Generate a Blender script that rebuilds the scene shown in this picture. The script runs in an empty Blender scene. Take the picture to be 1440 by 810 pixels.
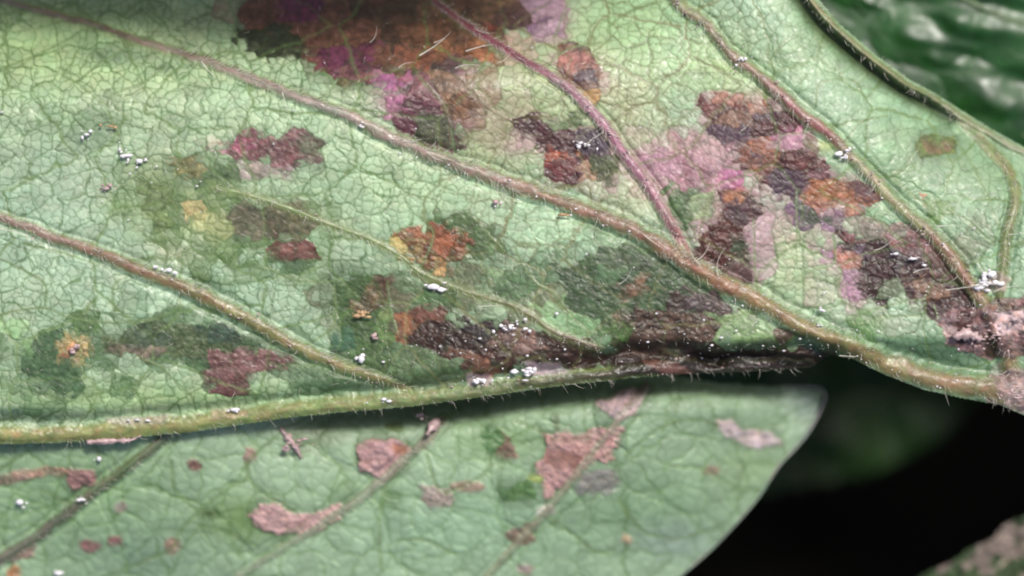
import bpy, math, random
import numpy as np
random.seed(7)
rng = np.random.default_rng(7)
# ---------------------------------------------------------------- camera, light, exposure
S = 0.005            # 100 photo pixels across the leaf are 5 mm
H = 40.0             # camera height above the leaf, in the same units (0.2 m)
sc = bpy.context.scene
COL = sc.collection
cam = bpy.data.cameras.new('camera'); camo = bpy.data.objects.new('camera', cam); COL.objects.link(camo)
camo.location = (0, 0, H*S); cam.sensor_width = 36; cam.lens = 36*H/14.4
cam.clip_start = 0.002; cam.clip_end = 50
cam.dof.use_dof = True; cam.dof.focus_distance = (H+0.02)*S; cam.dof.aperture_fstop = 8.5
sc.camera = camo
SUN = np.array([0.30, 0.50, 1.0]); SUN /= np.linalg.norm(SUN)
elev = math.asin(SUN[2]); azim = math.atan2(SUN[0], SUN[1])
w = bpy.data.worlds.new('World'); sc.world = w; w.use_nodes = True
nt = w.node_tree; bg = nt.nodes['Background']
sky = nt.nodes.new('ShaderNodeTexSky'); sky.sky_type = 'NISHITA'; sky.sun_disc = False
sky.sun_elevation = elev; sky.sun_rotation = azim; sky.dust_density = 4.0; sky.air_density = 1.0; sky.ozone_density = 1.0
nt.links.new(sky.outputs[0], bg.inputs[0]); bg.inputs[1].default_value = 0.11
sl = bpy.data.lights.new('sun', 'SUN'); sl.energy = 3.0; sl.angle = math.radians(11); sl.color = (1, 0.965, 0.91)
so = bpy.data.objects.new('sun', sl); COL.objects.link(so)
from mathutils import Vector
so.rotation_euler = Vector(tuple(SUN)).to_track_quat('Z', 'Y').to_euler()
sc.view_settings.view_transform = 'Standard'; sc.view_settings.look = 'None'
sc.view_settings.exposure = 0.57; sc.view_settings.gamma = 1; sc.view_settings.use_curve_mapping = False
sc.render.engine = 'CYCLES'; sc.render.filter_size = 2.1; sc.cycles.filter_width = 2.1
sc.unit_settings.system = 'METRIC'
ALB = 0.60

# ---------------------------------------------------------------- numpy helpers
def lin(c):
    c = np.asarray(c, float)/255.0; c = c*.84+c.mean(-1, keepdims=True)*.16
    return np.where(c <= 0.04045, c/12.92, ((c+0.055)/1.055)**2.4)*ALB
def P(px, py, z):
    """a traced point of the leaf put at its own depth z"""
    k = (H-z)/H
    return np.stack([(px-720)/100*k*S, (405-py)/100*k*S, z*S+0*px], -1)
def h2(i, j, s=0):
    n = (i.astype(np.int64)*73856093) ^ (j.astype(np.int64)*19349663) ^ (s*83492791+12345)
    n = (n ^ (n >> 13))*1274126177; n = n & 0x7fffffff; n = (n ^ (n >> 15))*2246822519 & 0x7fffffff
    return (n & 0xffffff)/float(0xffffff)
def vn(x, y, s=0):
    i = np.floor(x); j = np.floor(y); u = x-i; v = y-j; u = u*u*(3-2*u); v = v*v*(3-2*v)
    i = i.astype(np.int64); j = j.astype(np.int64)
    return (h2(i, j, s)*(1-u)+h2(i+1, j, s)*u)*(1-v)+(h2(i, j+1, s)*(1-u)+h2(i+1, j+1, s)*u)*v
def fbm(x, y, s=0, o=4):
    r = 0; a = 0.5; t = 0
    for k in range(o):
        r = r+a*vn(x, y, s+k*17); t += a; a *= 0.55; x = x*2.03+5.2; y = y*2.03+1.7
    return r/t
def sst(a, b, x):
    t = np.clip((x-a)/(b-a), 0, 1); return t*t*(3-2*t)
def vor(x, y, cx, cy, s, jit=0.42):
    """cells of a network: distance to the nearest wall, cell id and cell centre"""
    u = x/cx; v = y/cy; i0 = np.floor(u).astype(np.int64); j0 = np.floor(v).astype(np.int64)
    best = np.full(u.shape, 1e9); bx = u.copy(); by = v.copy(); bi = i0.copy(); bj = j0.copy()
    pts = []
    for di in (-2, -1, 0, 1, 2):
        for dj in (-2, -1, 0, 1, 2):
            if abs(di)+abs(dj) > 3: continue
            i = i0+di; j = j0+dj
            qx = i+.5+(h2(i, j, s)-.5)*2*jit; qy = j+.5+(h2(i, j, s+1)-.5)*2*jit
            pts.append((qx, qy)); d = (qx-u)**2+(qy-v)**2; m = d < best
            best = np.where(m, d, best); bx = np.where(m, qx, bx); by = np.where(m, qy, by)
            bi = np.where(m, i, bi); bj = np.where(m, j, bj)
    wall = np.full(u.shape, 1e9)
    for qx, qy in pts:
        ex = (qx-bx)*cx; ey = (qy-by)*cy; L = np.sqrt(ex*ex+ey*ey)
        dd = (((qx+bx)/2-u)*cx*ex+((qy+by)/2-v)*cy*ey)/np.maximum(L, 1e-6)
        wall = np.where(L > 1e-4, np.minimum(wall, dd), wall)
    return wall, h2(bi, bj, s+9), bx*cx, by*cy
def crv(pts, step=4.0, cols=1):
    """Catmull-Rom through traced points (x, y, extra...)"""
    p = np.array(pts, float); p = np.vstack([2*p[0]-p[1], p, 2*p[-1]-p[-2]]); out = []
    for k in range(1, len(p)-2):
        n = max(2, int(np.hypot(*(p[k+1]-p[k])[:2])/step)); t = np.linspace(0, 1, n, endpoint=False)[:, None]
        a, b, c, d = p[k-1], p[k], p[k+1], p[k+2]
        out.append(.5*((2*b)+(-a+c)*t+(2*a-5*b+4*c-d)*t*t+(-a+3*b-3*c+d)*t**3))
    out.append(p[-2][None]); return np.vstack(out)
def inpoly(x, y, poly):
    q = np.array(poly, float); r = np.zeros(x.shape, bool); d = np.full(x.shape, 1e9); n = len(q)
    for k in range(n):
        x0, y0 = q[k]; x1, y1 = q[(k+1) % n]
        c = ((y0 > y) != (y1 > y)) & (x < (x1-x0)*(y-y0)/((y1-y0) if y1 != y0 else 1e-9)+x0); r ^= c
        ex, ey = x1-x0, y1-y0; t = np.clip(((x-x0)*ex+(y-y0)*ey)/(ex*ex+ey*ey+1e-9), 0, 1)
        d = np.minimum(d, np.hypot(x-x0-t*ex, y-y0-t*ey))
    return np.where(r, d, -d)

# ---------------------------------------------------------------- materials
def mat(name, rough=.5, spec=.4, attr=True, color=(.5, .5, .5), nscale=900, bump=.12, bdist=.00004, sub=0, coat=0, var=.25, transm=0, fine=True):
    m = bpy.data.materials.new(name); m.use_nodes = True; t = m.node_tree; b = t.nodes['Principled BSDF']
    b.inputs['Roughness'].default_value = rough; b.inputs['Specular IOR Level'].default_value = spec
    b.inputs['Coat Weight'].default_value = coat; b.inputs['Coat Roughness'].default_value = .22
    b.inputs['Transmission Weight'].default_value = transm
    tc = t.nodes.new('ShaderNodeTexCoord'); no = t.nodes.new('ShaderNodeTexNoise'); no.inputs['Scale'].default_value = nscale
    no.inputs['Detail'].default_value = 4; t.links.new(tc.outputs['Object'], no.inputs['Vector'])
    if attr:
        at = t.nodes.new('ShaderNodeAttribute'); at.attribute_name = 'tint'; src = at.outputs['Color']
    else:
        rg = t.nodes.new('ShaderNodeRGB'); rg.outputs[0].default_value = (*color, 1); src = rg.outputs[0]
    mr = t.nodes.new('ShaderNodeMapRange'); mr.inputs['From Min'].default_value = .3; mr.inputs['From Max'].default_value = .7
    mr.inputs['To Min'].default_value = 1-var; mr.inputs['To Max'].default_value = 1+var
    t.links.new(no.outputs['Fac'], mr.inputs['Value'])
    mx = t.nodes.new('ShaderNodeVectorMath'); mx.operation = 'SCALE'; t.links.new(src, mx.inputs[0]); t.links.new(mr.outputs[0], mx.inputs['Scale'])
    t.links.new(mx.outputs[0], b.inputs['Base Color'])
    bp = t.nodes.new('ShaderNodeBump'); bp.inputs['Strength'].default_value = bump; bp.inputs['Distance'].default_value = bdist
    n2 = t.nodes.new('ShaderNodeTexNoise'); n2.inputs['Scale'].default_value = nscale*2.6; n2.inputs['Detail'].default_value = 3
    t.links.new(tc.outputs['Object'], n2.inputs['Vector']); t.links.new(n2.outputs['Fac'], bp.inputs['Height'])
    t.links.new(bp.outputs[0], b.inputs['Normal'])
    r2 = t.nodes.new('ShaderNodeMapRange'); r2.inputs['From Min'].default_value = .3; r2.inputs['From Max'].default_value = .7
    r2.inputs['To Min'].default_value = max(.05, rough-.12); r2.inputs['To Max'].default_value = min(1, rough+.12)
    t.links.new(n2.outputs['Fac'], r2.inputs['Value']); t.links.new(r2.outputs[0], b.inputs['Roughness'])
    return m
M_blade = mat('leaf_underside', .46, .42, bump=.5, bdist=.00006, var=.14)
M_spot = mat('leaf_spot_tissue', .45, .28, bump=.4, bdist=.00009, var=.3, nscale=1300)
M_vein = mat('vein_skin', .42, .42, bump=.6, bdist=.00007, var=.2, nscale=1100)
M_gloss = mat('glossy_upper_leaf', .42, .42, bump=.04, bdist=.00005, var=.25, nscale=500)
M_lower = mat('lower_leaf_underside', .5, .35, bump=.4, bdist=.00006, var=.12, nscale=700)
M_felt = mat('felt_crust', .62, .3, bump=.8, bdist=.0001, var=.25, nscale=1500)
M_hair = mat('plant_hair', .25, .6, attr=False, color=(.62, .58, .50), bump=0, var=.1)
M_dust = mat('mineral_dust', .3, .6, attr=False, color=(.66, .63, .65), bump=.5, transm=.12, var=.2, nscale=2500)
M_rosy = mat('rosy_grit', .4, .5, attr=False, color=(.34, .24, .235), bump=.5, var=.35, nscale=2500)
M_tan = mat('tan_grit', .45, .45, attr=False, color=(.33, .21, .11), bump=.5, var=.35, nscale=2500)
M_soil = mat('dark_soil', .9, .1, attr=False, color=(.010, .008, .005), bump=.5, var=.4, nscale=60, bdist=.001)

def mesh_obj(name, co, faces, m, parent=None, tint=None, nor=None, smooth=True):
    me = bpy.data.meshes.new(name); co = np.asarray(co, np.float32); f = np.asarray(faces, np.int32)
    me.vertices.add(len(co)); me.vertices.foreach_set('co', co.ravel())
    k = f.shape[1]; me.loops.add(f.size); me.loops.foreach_set('vertex_index', f.ravel())
    me.polygons.add(len(f)); me.polygons.foreach_set('loop_start', np.arange(0, f.size, k, dtype=np.int32))
    try: me.polygons.foreach_set('loop_total', np.full(len(f), k, np.int32))
    except Exception: pass
    me.update(calc_edges=True)
    if smooth: me.polygons.foreach_set('use_smooth', np.ones(len(f), bool))
    if tint is not None:
        a = me.attributes.new('tint', 'FLOAT_COLOR', 'POINT'); t4 = np.ones((len(co), 4), np.float32); t4[:, :3] = tint
        a.data.foreach_set('color', t4.ravel())
    if nor is not None: me.normals_split_custom_set_from_vertices(np.asarray(nor, np.float32))
    me.materials.append(m); me.validate()
    o = bpy.data.objects.new(name, me); COL.objects.link(o)
    if parent is not None: o.parent = parent
    return o
def tag(o, label=None, cat=None, group=None, kind=None):
    if label: o['label'] = label
    if cat: o['category'] = cat
    if group: o['group'] = group
    if kind: o['kind'] = kind
    return o
def thing(name, label, cat, loc=(0, 0, 0), group=None):
    o = bpy.data.objects.new(name, None); COL.objects.link(o); o.empty_display_size = .002
    return tag(o, label, cat, group)

# ---------------------------------------------------------------- a blade: a fine sheet in real relief, its spots separate parts
class Blade:
    def __init__(s, x0, x1, y0, y1, step, seed):
        s.step = step; s.x0 = x0; s.y0 = y0
        xs = np.arange(x0, x1, step); ys = np.arange(y0, y1, step); s.X, s.Y = np.meshgrid(xs, ys)
        s.C = np.zeros(s.X.shape+(3,)); s.id = np.zeros(s.X.shape, np.int32); s.keys = [None]; s.info = {}
        s.rough = np.zeros(s.X.shape); s.dz = np.zeros(s.X.shape); s.ls = np.zeros(s.X.shape); s.vz = np.zeros(s.X.shape); s.vm = np.zeros(s.X.shape); s.vgroove = np.zeros(s.X.shape)
        wx = (fbm(s.X/20, s.Y/20, seed+60, 4)-.5)*17; wy = (fbm(s.X/20, s.Y/20, seed+70, 4)-.5)*14
        s.wx, s.wy = s.X+wx, s.Y+wy
    def nets(s, a, b, c, seed):
        s.w1, s.i1, s.c1x, s.c1y = vor(s.wx, s.wy, *a, seed)
        s.w2, s.i2, s.c2x, s.c2y = vor(s.wx, s.wy, *b, seed+30)
        s.w3, s.i3, s.c3x, s.c3y = vor(s.wx, s.wy, *c, seed+50)
    def win(s, x0, x1, y0, y1):
        i0 = int(max(0, (x0-s.x0)/s.step)); i1 = int(max(0, (x1-s.x0)/s.step+2)); j0 = int(max(0, (y0-s.y0)/s.step)); j1 = int(max(0, (y1-s.y0)/s.step+2))
        return (slice(j0, j1), slice(i0, i1))
    def dist(s, lines, R=40):
        D = np.full(s.X.shape, 99.0)
        for ln in lines:
            q = crv([p[:2] for p in ln], 8)
            for k in range(len(q)-1):
                (xa, ya), (xb, yb) = q[k], q[k+1]; W = s.win(min(xa, xb)-R, max(xa, xb)+R, min(ya, yb)-R, max(ya, yb)+R)
                X, Y = s.X[W], s.Y[W]
                if X.size == 0: continue
                ex, ey = xb-xa, yb-ya; t = np.clip(((X-xa)*ex+(Y-ya)*ey)/(ex*ex+ey*ey+1e-9), 0, 1)
                D[W] = np.minimum(D[W], np.hypot(X-xa-t*ex, Y-ya-t*ey))
        return D
    def vein(s, key, name, pts, stops, hgt=.32, label=None, par=0, al=1.0, seed=0, edge=(120, 140, 78), idw=1.0):
        """a vein grown out of the blade: its ridge, its skin colour and its own faces"""
        q = crv(pts, 5); n = len(q); L = np.r_[0, np.cumsum(np.hypot(np.diff(q[:, 0]), np.diff(q[:, 1])))]; wm = q[:, 2].max()
        R_ = wm*1.6+8; W0 = s.win(q[:, 0].min()-R_-4, q[:, 0].max()+R_+4, q[:, 1].min()-R_-4, q[:, 1].max()+R_+4); X0, Y0 = s.X[W0], s.Y[W0]
        if X0.size == 0: return
        D = np.full(X0.shape, 99.0); U = np.zeros(X0.shape); A = np.zeros(X0.shape); WD = np.ones(X0.shape)
        wx_ = (fbm(X0/24, Y0/24, seed+300, 3)-.5)*wm*.32; wy_ = (fbm(X0/24, Y0/24, seed+310, 3)-.5)*wm*.32; XX = X0+wx_; YY = Y0+wy_
        ja, ia = W0[0].start, W0[1].start
        for k in range(n-1):
            xa, ya, wa = q[k]; xb, yb, wb = q[k+1]; W = s.win(min(xa, xb)-R_, max(xa, xb)+R_, min(ya, yb)-R_, max(ya, yb)+R_)
            W = (slice(max(0, W[0].start-ja), max(0, W[0].stop-ja)), slice(max(0, W[1].start-ia), max(0, W[1].stop-ia)))
            X, Y = XX[W], YY[W]
            if X.size == 0: continue
            ex, ey = xb-xa, yb-ya; t = np.clip(((X-xa)*ex+(Y-ya)*ey)/(ex*ex+ey*ey+1e-9), 0, 1); dx = X-xa-t*ex; dy = Y-ya-t*ey; d = np.hypot(dx, dy)
            m = d < D[W]; D[W] = np.where(m, d, D[W]); A[W] = np.where(m, L[k]+t*(L[k+1]-L[k]), A[W]); U[W] = np.where(m, np.sign(ex*dy-ey*dx)*d, U[W]); WD[W] = np.where(m, wa+(wb-wa)*t, WD[W])
        N_ = np.nonzero(D < R_); X1, Y1, D, U, A, WD = X0[N_], Y0[N_], D[N_], U[N_], A[N_], WD[N_]; G = (N_[0]+ja, N_[1]+ia)
        h = np.maximum(WD, 1)/2; u = D/h; us = U/h; t = np.clip(A/L[-1]+(fbm(A/22, us+9, seed+320, 3)-.5)*.12, 0, 1)
        e = np.clip(u-(fbm(X1/6, Y1/5, seed+330, 3)-.5)*.55, 0, 9); m = sst(1.45, .72, e)*al
        ts = [c[0] for c in stops]; cc = np.array([lin(c[1]) for c in stops]); base = np.stack([np.interp(t, ts, cc[:, k]) for k in range(3)], -1)
        base = base*(1+.55*(fbm(A/30, us*3+20, seed+340, 4)-.5)+.5*(fbm(A/5, us*2.6+20, seed+350, 3)-.5))[..., None]
        hv = (fbm(A/13, us*1.6+20, seed+360, 4)-.5)[..., None]; base = base*np.clip(1+hv*np.array([.55, -.3, .1]), .3, 2)
        g_ = np.clip(u*u*.75*(.3+1.2*fbm(A/16, us+30, seed+370, 3)), 0, .8)[..., None]; base = base*(1-g_)+lin(edge)*g_
        s.C[G] = s.C[G]*(1-m[..., None])+np.clip(base, .002, .9)*m[..., None]
        prof = np.exp(-(u**2.3)*.85); nz = 1+.16*(fbm(A/9, us*2+40, seed+380, 3)-.5)
        s.vz[G] = np.maximum(s.vz[G], hgt*WD/100*prof*nz); s.vgroove[G] = np.maximum(s.vgroove[G], np.exp(-((u-1.75)/.55)**2)*WD/100*(wm > 9)); s.vm[G] = np.maximum(s.vm[G], m)
        if key not in s.keys: s.keys.append(key); s.info[key] = (label, name, par)
        k_ = e < 1.08*idw; s.id[(G[0][k_], G[1][k_])] = s.keys.index(key)
    def blob(s, x, y, sx, sy, c, a=1.0):
        W = s.win(x-3*sx, x+3*sx, y-3*sy, y+3*sy); X, Y = s.X[W], s.Y[W]
        m = a*np.exp(-((X-x)/sx)**2-((Y-y)/sy)**2); m = m[..., None]; s.C[W] = s.C[W]*(1-m)+lin(c)*m
    def paint(s, pts, c, key=None, a=1.0, snap=.5, soft=1.8, mott=.26, dz=0., rough=0.3, label=None, lev=3):
        q = np.array(pts, float)
        if not label and key and np.prod(np.ptp(q, axis=0)) < 4500: a = a*.88; soft = soft+1.4; mott = mott*1.2
        q = np.array(pts, float); W = s.win(q[:, 0].min()-14, q[:, 0].max()+14, q[:, 1].min()-14, q[:, 1].max()+14)
        X, Y = s.X[W], s.Y[W]
        if X.size == 0: return
        ox = s.wx[W]-X; oy = s.wy[W]-Y
        k2 = snap*.9; k3 = snap*.7; kx = 1-k2-k3
        ex = X*kx+(s.c2x[W]-ox)*k2+(s.c3x[W]-ox)*k3; ey = Y*kx+(s.c2y[W]-oy)*k2+(s.c3y[W]-oy)*k3
        n = (fbm(X/10, Y/8, int(q[0, 0]) % 97, 4)-.5)*5; sd = inpoly(ex, ey, pts)+2.5+n+(s.i3[W]-.5)*7*min(1, snap*2)
        m = sst(-soft, soft+1, sd)*a*np.clip(.90+.5*(s.i3[W]-.3)+.3*(fbm(X/8, Y/6, 55, 3)-.5)+sst(4, 14, sd)*.3, 0, 1)
        if label:
            cxm, cym = q.mean(0); pk = 620 < cxm < 1240 and cym < np.interp(cxm, [500, 960, 1300], [165, 365, 530]) and cym < 430
            rc = lin((176, 128, 136) if pk else (98, 124, 86)); mr = sst(-13, 1, sd+(fbm(X/16, Y/12, 57, 3)-.5)*14)*.62; mr = (mr*(s.X[W] < 2000))[..., None]
            s.C[W] = s.C[W]*(1-mr)+rc*mr
        v = 1+mott*((s.i3[W]-.5)*1.1+(s.i2[W]-.5)*.8+(fbm(X/5, Y/4, 33, 3)-.5)*1.8)
        hue = (fbm(X/11, Y/9, 44, 3)-.5)[..., None]*np.array([.4, .1, -.1])*mott*2
        c0 = np.array(c, float); c0 = c0+(c0-c0.mean())*.06; c0 = c0+(np.array([-4., 7., -12.]) if c0[1] > max(c0[0], c0[2])+1 else np.array([3., -3., -1.])*(c0.mean() < 120)); c0 = c0*(.80+.14*np.clip(c0.mean()/150, 0, 1)+.06*(c0.mean() > 130))
        cc = lin(c0)*v[..., None]*(1+hue)
        s.C[W] = s.C[W]*(1-m[..., None])+np.clip(cc, .001, 1)*m[..., None]
        s.rough[W] = np.maximum(s.rough[W]*(1-m), m*rough) ; s.dz[W] = s.dz[W]*(1-m)+dz*m
        s.ls[W] = np.maximum(s.ls[W], m)
        if key:
            if key not in s.keys: s.keys.append(key); s.info[key] = label
            s.id[W] = np.where(m > .5, s.keys.index(key), s.id[W])
    def build(s, parent, Z, keep, m, mspot, spotname='leaf_spot'):
        s.obj = {}; co = P(s.X, s.Y, Z); gx = np.gradient(co, axis=1); gy = np.gradient(co, axis=0)
        nor = np.cross(gy, gx); nor /= np.linalg.norm(nor, axis=-1, keepdims=True)
        nor *= np.sign(nor[..., 2:3])
        h, wd = s.X.shape; idx = np.arange(h*wd).reshape(h, wd)
        F = np.stack([idx[:-1, :-1], idx[1:, :-1], idx[1:, 1:], idx[:-1, 1:]], -1).reshape(-1, 4)
        kp = keep.ravel(); F = F[kp[F].all(1)]; fid = s.id.ravel()[F[:, 0]]
        co = co.reshape(-1, 3); nor = nor.reshape(-1, 3); C = np.clip(s.C, .0015, .9).reshape(-1, 3)
        def sub(F, name, mm, par):
            u, inv = np.unique(F, return_inverse=True); return mesh_obj(name, co[u], inv.reshape(F.shape), mm, par, C[u], nor[u])
        b = sub(F[fid == 0], 'blade', m, parent)
        for k, key in enumerate(s.keys):
            if k == 0: continue
            Fk = F[fid == k]
            if len(Fk) < 12: continue
            if isinstance(s.info[key], tuple):
                lb, nm, par = s.info[key]; o = sub(Fk, nm, M_vein, b if par else parent)
            else: lb = s.info[key]; o = sub(Fk, spotname, mspot, b)
            s.obj[key] = o
            if lb: o['label'] = lb
        return b

def L0(x, y): return np.r_[0, np.cumsum(np.hypot(np.diff(x), np.diff(y)))]
def tube(name, pts, zf, m, parent, cols, lift=.0, flat=.55, sides=14, step=2.5, wob=.10, seed=0, ridg=.05, tuck=True):
    """a vein: x, y, width along the way; cols are (t, colour) stops"""
    q = crv(pts, step); n = len(q); x, y, wd = q[:, 0], q[:, 1], np.maximum(q[:, 2], .6)
    z = zf(x, y)+lift; x = x+(fbm(L0(x, y)/35, x*0+seed, seed+90, 3)-.5)*wd*.35; y = y+(fbm(L0(x, y)/35, x*0+seed, seed+95, 3)-.5)*wd*.35; z = zf(x, y)+lift; c = P(x, y, z); T = np.gradient(c, axis=0); T /= np.linalg.norm(T, axis=1, keepdims=True)
    up = np.array([0, 0, 1.0]); B = np.cross(T, up); B /= np.linalg.norm(B, axis=1, keepdims=True); N = np.cross(B, T)
    L = np.r_[0, np.cumsum(np.hypot(np.diff(x), np.diff(y)))]; a = np.linspace(0, 2*np.pi, sides, endpoint=False)
    A, LL = np.meshgrid(a, L)
    cyl = np.cos(A)*2+10; cyl2 = np.sin(A)*2+10
    r = (wd[:, None]/200*S)*(1+wob*2*(fbm(LL/14+seed, cyl, seed+3, 3)-.5)+ridg*2*(vn(LL/60+seed, A*sides/4., seed+8)-.5)+wob*(vn(LL/4+seed, cyl2*1.7, seed+12)-.5))
    co = c[:, None]+B[:, None]*(np.cos(A)*r)[..., None]+N[:, None]*(np.sin(A)*r*flat)[..., None]
    ts = np.array([k[0] for k in cols]); cc = np.array([lin(k[1]) for k in cols]); t = L/L[-1]
    tt = np.clip(t[:, None]+(fbm(LL/25, cyl, seed+20, 3)-.5)*.16, 0, 1)
    base = np.stack([np.interp(tt, ts, cc[:, k]) for k in range(3)], -1)
    base *= (1+.5*(fbm(LL/40, A*3.0, seed+31, 4)-.5)+.45*(fbm(LL/7, A*3, seed+41, 3)-.5))[..., None]
    hv = (fbm(LL/16, A*1.8, seed+51, 4)-.5)[..., None]; base *= 1+hv*np.array([.9, -.5, .1]); sd_ = (np.cos(A)**4*.45*(fbm(LL/12, cyl, seed+61, 2)+.3))[..., None]; base = base*(1-sd_)+lin((120, 138, 74))*sd_
    idx = np.arange(n*sides).reshape(n, sides); nx = np.roll(idx, -1, 1)
    F = np.stack([idx[:-1], nx[:-1], nx[1:], idx[1:]], -1).reshape(-1, 4)
    return mesh_obj(name, co.reshape(-1, 3), F, m, parent, np.clip(base.reshape(-1, 3), .002, .9))

def hairs_mesh(specs, r=.35):
    """specs: (x, y, z, angle, length px, rise, curl)"""
    V = []; F = []
    for (x, y, z, an, ln, rise, curl, rr) in specs:
        n = 5; b = len(V)
        for k in range(n+1):
            t = k/n; a2 = an+curl*t; px = x+math.cos(a2)*ln*t; py = y-math.sin(a2)*ln*t; zz = z+rise*t*(1-.35*t)
            kk = (H-zz)/H; cx, cy, cz = (px-720)/100*kk*S, (405-py)/100*kk*S, zz*S
            rad = rr*(1-.8*t)/100*S; nx, ny = -math.sin(a2), math.cos(a2)
            V += [(cx+nx*rad, cy+ny*rad, cz), (cx-nx*rad, cy-ny*rad, cz), (cx, cy, cz+rad*1.6)]
        for k in range(n):
            p = b+3*k
            for e in range(3): F.append((p+e, p+(e+1) % 3, p+3+(e+1) % 3, p+3+e))
    return np.array(V), np.array(F)
def fuzz(name, pts, zf, parent, n, ln=(8, 22), spread=.45, side=None, rr=(.16, .4), lift=.06, label=None):
    q = crv(pts, 2); sp = []
    for _ in range(n):
        k = random.randrange(1, len(q)-1); tx, ty = q[k+1, :2]-q[k-1, :2]; a = math.atan2(-ty, tx); wdt = q[k, 2]
        sd = random.choice((-1, 1)) if side is None else (side if random.random() < .8 else -side)
        off = sd*random.random()*wdt*spread; nx, ny = ty, -tx; L = math.hypot(nx, ny)+1e-6
        x = q[k, 0]-nx/L*off; y = q[k, 1]-ny/L*off
        z = float(zf(np.array([q[k, 0]]), np.array([q[k, 1]]))[0])+lift*(1-abs(off)/wdt*1.2)
        ang = a-sd*random.uniform(.15, 1.3)
        sp.append((x, y, z, ang, random.uniform(*ln), random.uniform(.02, .16), random.uniform(-.8, .8), random.uniform(*rr)))
    V, F = hairs_mesh(sp); o = mesh_obj(name, V, F, M_hair, parent); o['kind'] = 'stuff'; return o

# ================================================================ THE SETTING
sx = np.linspace(-60, 60, 60); GX, GY = np.meshgrid(sx, sx); GZ = -14+1.0*fbm(GX/5+50, GY/5+50, 3)
idx = np.arange(3600).reshape(60, 60); Fg = np.stack([idx[:-1, :-1], idx[:-1, 1:], idx[1:, 1:], idx[1:, :-1]], -1).reshape(-1, 4)
tag(mesh_obj('ground', np.stack([GX*S, GY*S, GZ*S], -1).reshape(-1, 3), Fg, M_soil), kind='structure')

# ================================================================ THE SPOTTED LEAF (front)
VD = [(-70, -30, 7), (20, 3, 8), (100, 27, 9), (153, 43, 9), (200, 60, 10), (247, 73, 10), (283, 83, 11), (333, 103, 12), (400, 128, 13), (480, 158, 14), (523, 180, 15), (573, 203, 16),
      (620, 223, 17), (667, 240, 18), (713, 257, 18), (757, 271, 18), (813, 292, 19), (863, 312, 20), (913, 337, 21), (960, 364, 23), (1003, 391, 23), (1047, 413, 23), (1093, 438, 23), (1133, 459, 23),
      (1173, 477, 24), (1213, 497, 25), (1260, 516, 26), (1310, 533, 27), (1360, 543, 28), (1410, 551, 29), (1470, 570, 30), (1530, 600, 32)]
VE = [(612, 2, 9), (637, 20, 10), (680, 50, 11), (713, 70, 11), (757, 97, 11), (797, 123, 12), (833, 157, 13), (857, 187, 14), (880, 220, 14), (913, 262, 14), (935, 300, 14), (950, 327, 14), (966, 356, 12)]
VA = [(935, -25, 12), (955, 5, 13), (993, 33, 13), (1027, 77, 14), (1060, 100, 14), (1093, 127, 16), (1127, 160, 17), (1167, 190, 15), (1193, 217, 14), (1227, 250, 14), (1243, 270, 14), (1280, 303, 15), (1313, 333, 16), (1343, 370, 17), (1367, 403, 18), (1393, 440, 20), (1412, 480, 22), (1425, 530, 22)]
VB = [(1122, -30, 9), (1140, 0, 10), (1173, 38, 11), (1227, 84, 11), (1273, 118, 11), (1310, 137, 10), (1345, 160, 10), (1385, 185, 9), (1440, 215, 9), (1520, 250, 8)]
VC = [(1330, 150, 9), (1362, 180, 11), (1393, 211, 13), (1418, 240, 14), (1428, 272, 14), (1424, 303, 13), (1415, 337, 13), (1410, 380, 13), (1405, 425, 12)]
VF = [(-60, 280, 10), (0, 304, 11), (33, 317, 12), (83, 337, 13), (133, 353, 14), (173, 370, 16), (217, 388, 17), (267, 408, 18), (317, 432, 18), (360, 455, 17), (400, 478, 16), (440, 498, 15), (480, 514, 13), (530, 531, 11), (578, 548, 7)]
VG = [(-80, 614, 28), (0, 612, 29), (67, 611, 29), (133, 608, 29), (200, 602, 29), (267, 596, 28), (333, 587, 27), (400, 577, 26), (480, 569, 26), (580, 561, 25), (680, 548, 24), (780, 534, 23), (880, 523, 22), (960, 517, 22), (1060, 514, 20), (1140, 512, 12)]
VG = [(x_, y_, w_*.8) for x_, y_, w_ in VG]
VH = [(300, 262, 4), (347, 274, 5), (400, 291, 6), (480, 322, 6), (520, 337, 6), (563, 360, 6), (590, 383, 6), (647, 407, 6), (713, 428, 7), (747, 444, 8), (780, 467, 8), (840, 490, 8)]
def zmain(x, y):
    z = .10*np.sin(x/260+.6)*np.cos(y/190)+.05*np.sin(x/97+y/71)
    z = z-1.25*sst(1150, 1500, x+.0*y-.75*(y-150))*sst(330, 120, y)                 # the side falls away at the upper right
    z = z-1.25*sst(150, -60, y+.05*(x-400))*sst(1100, 700, x)                       # and at the top
    yg = np.interp(x, [p[0] for p in VG], [p[1] for p in VG])
    z = z-.22*sst(40, 0, yg-y)                                                        # rolls down to the lower fold
    z = z-.35*sst(1180, 1350, x)*sst(430, 540, y)*0
    z = z-.26*np.exp(-((y-(498-.01*(x-800)+5*np.sin(x/31)+3*np.sin(x/13)))/11)**2)*sst(770, 900, x)*sst(1200, 1130, x)
    z = z-.36*sst(860, 1020, x)*sst(492, 516, y)*sst(1220, 1160, x)
    return z
b = Blade(-70, 1530, -60, 640, 1.35, 1)
b.nets((120, 88), (42, 31), (14.5, 10.5), 11)
X, Y = b.X, b.Y
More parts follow.
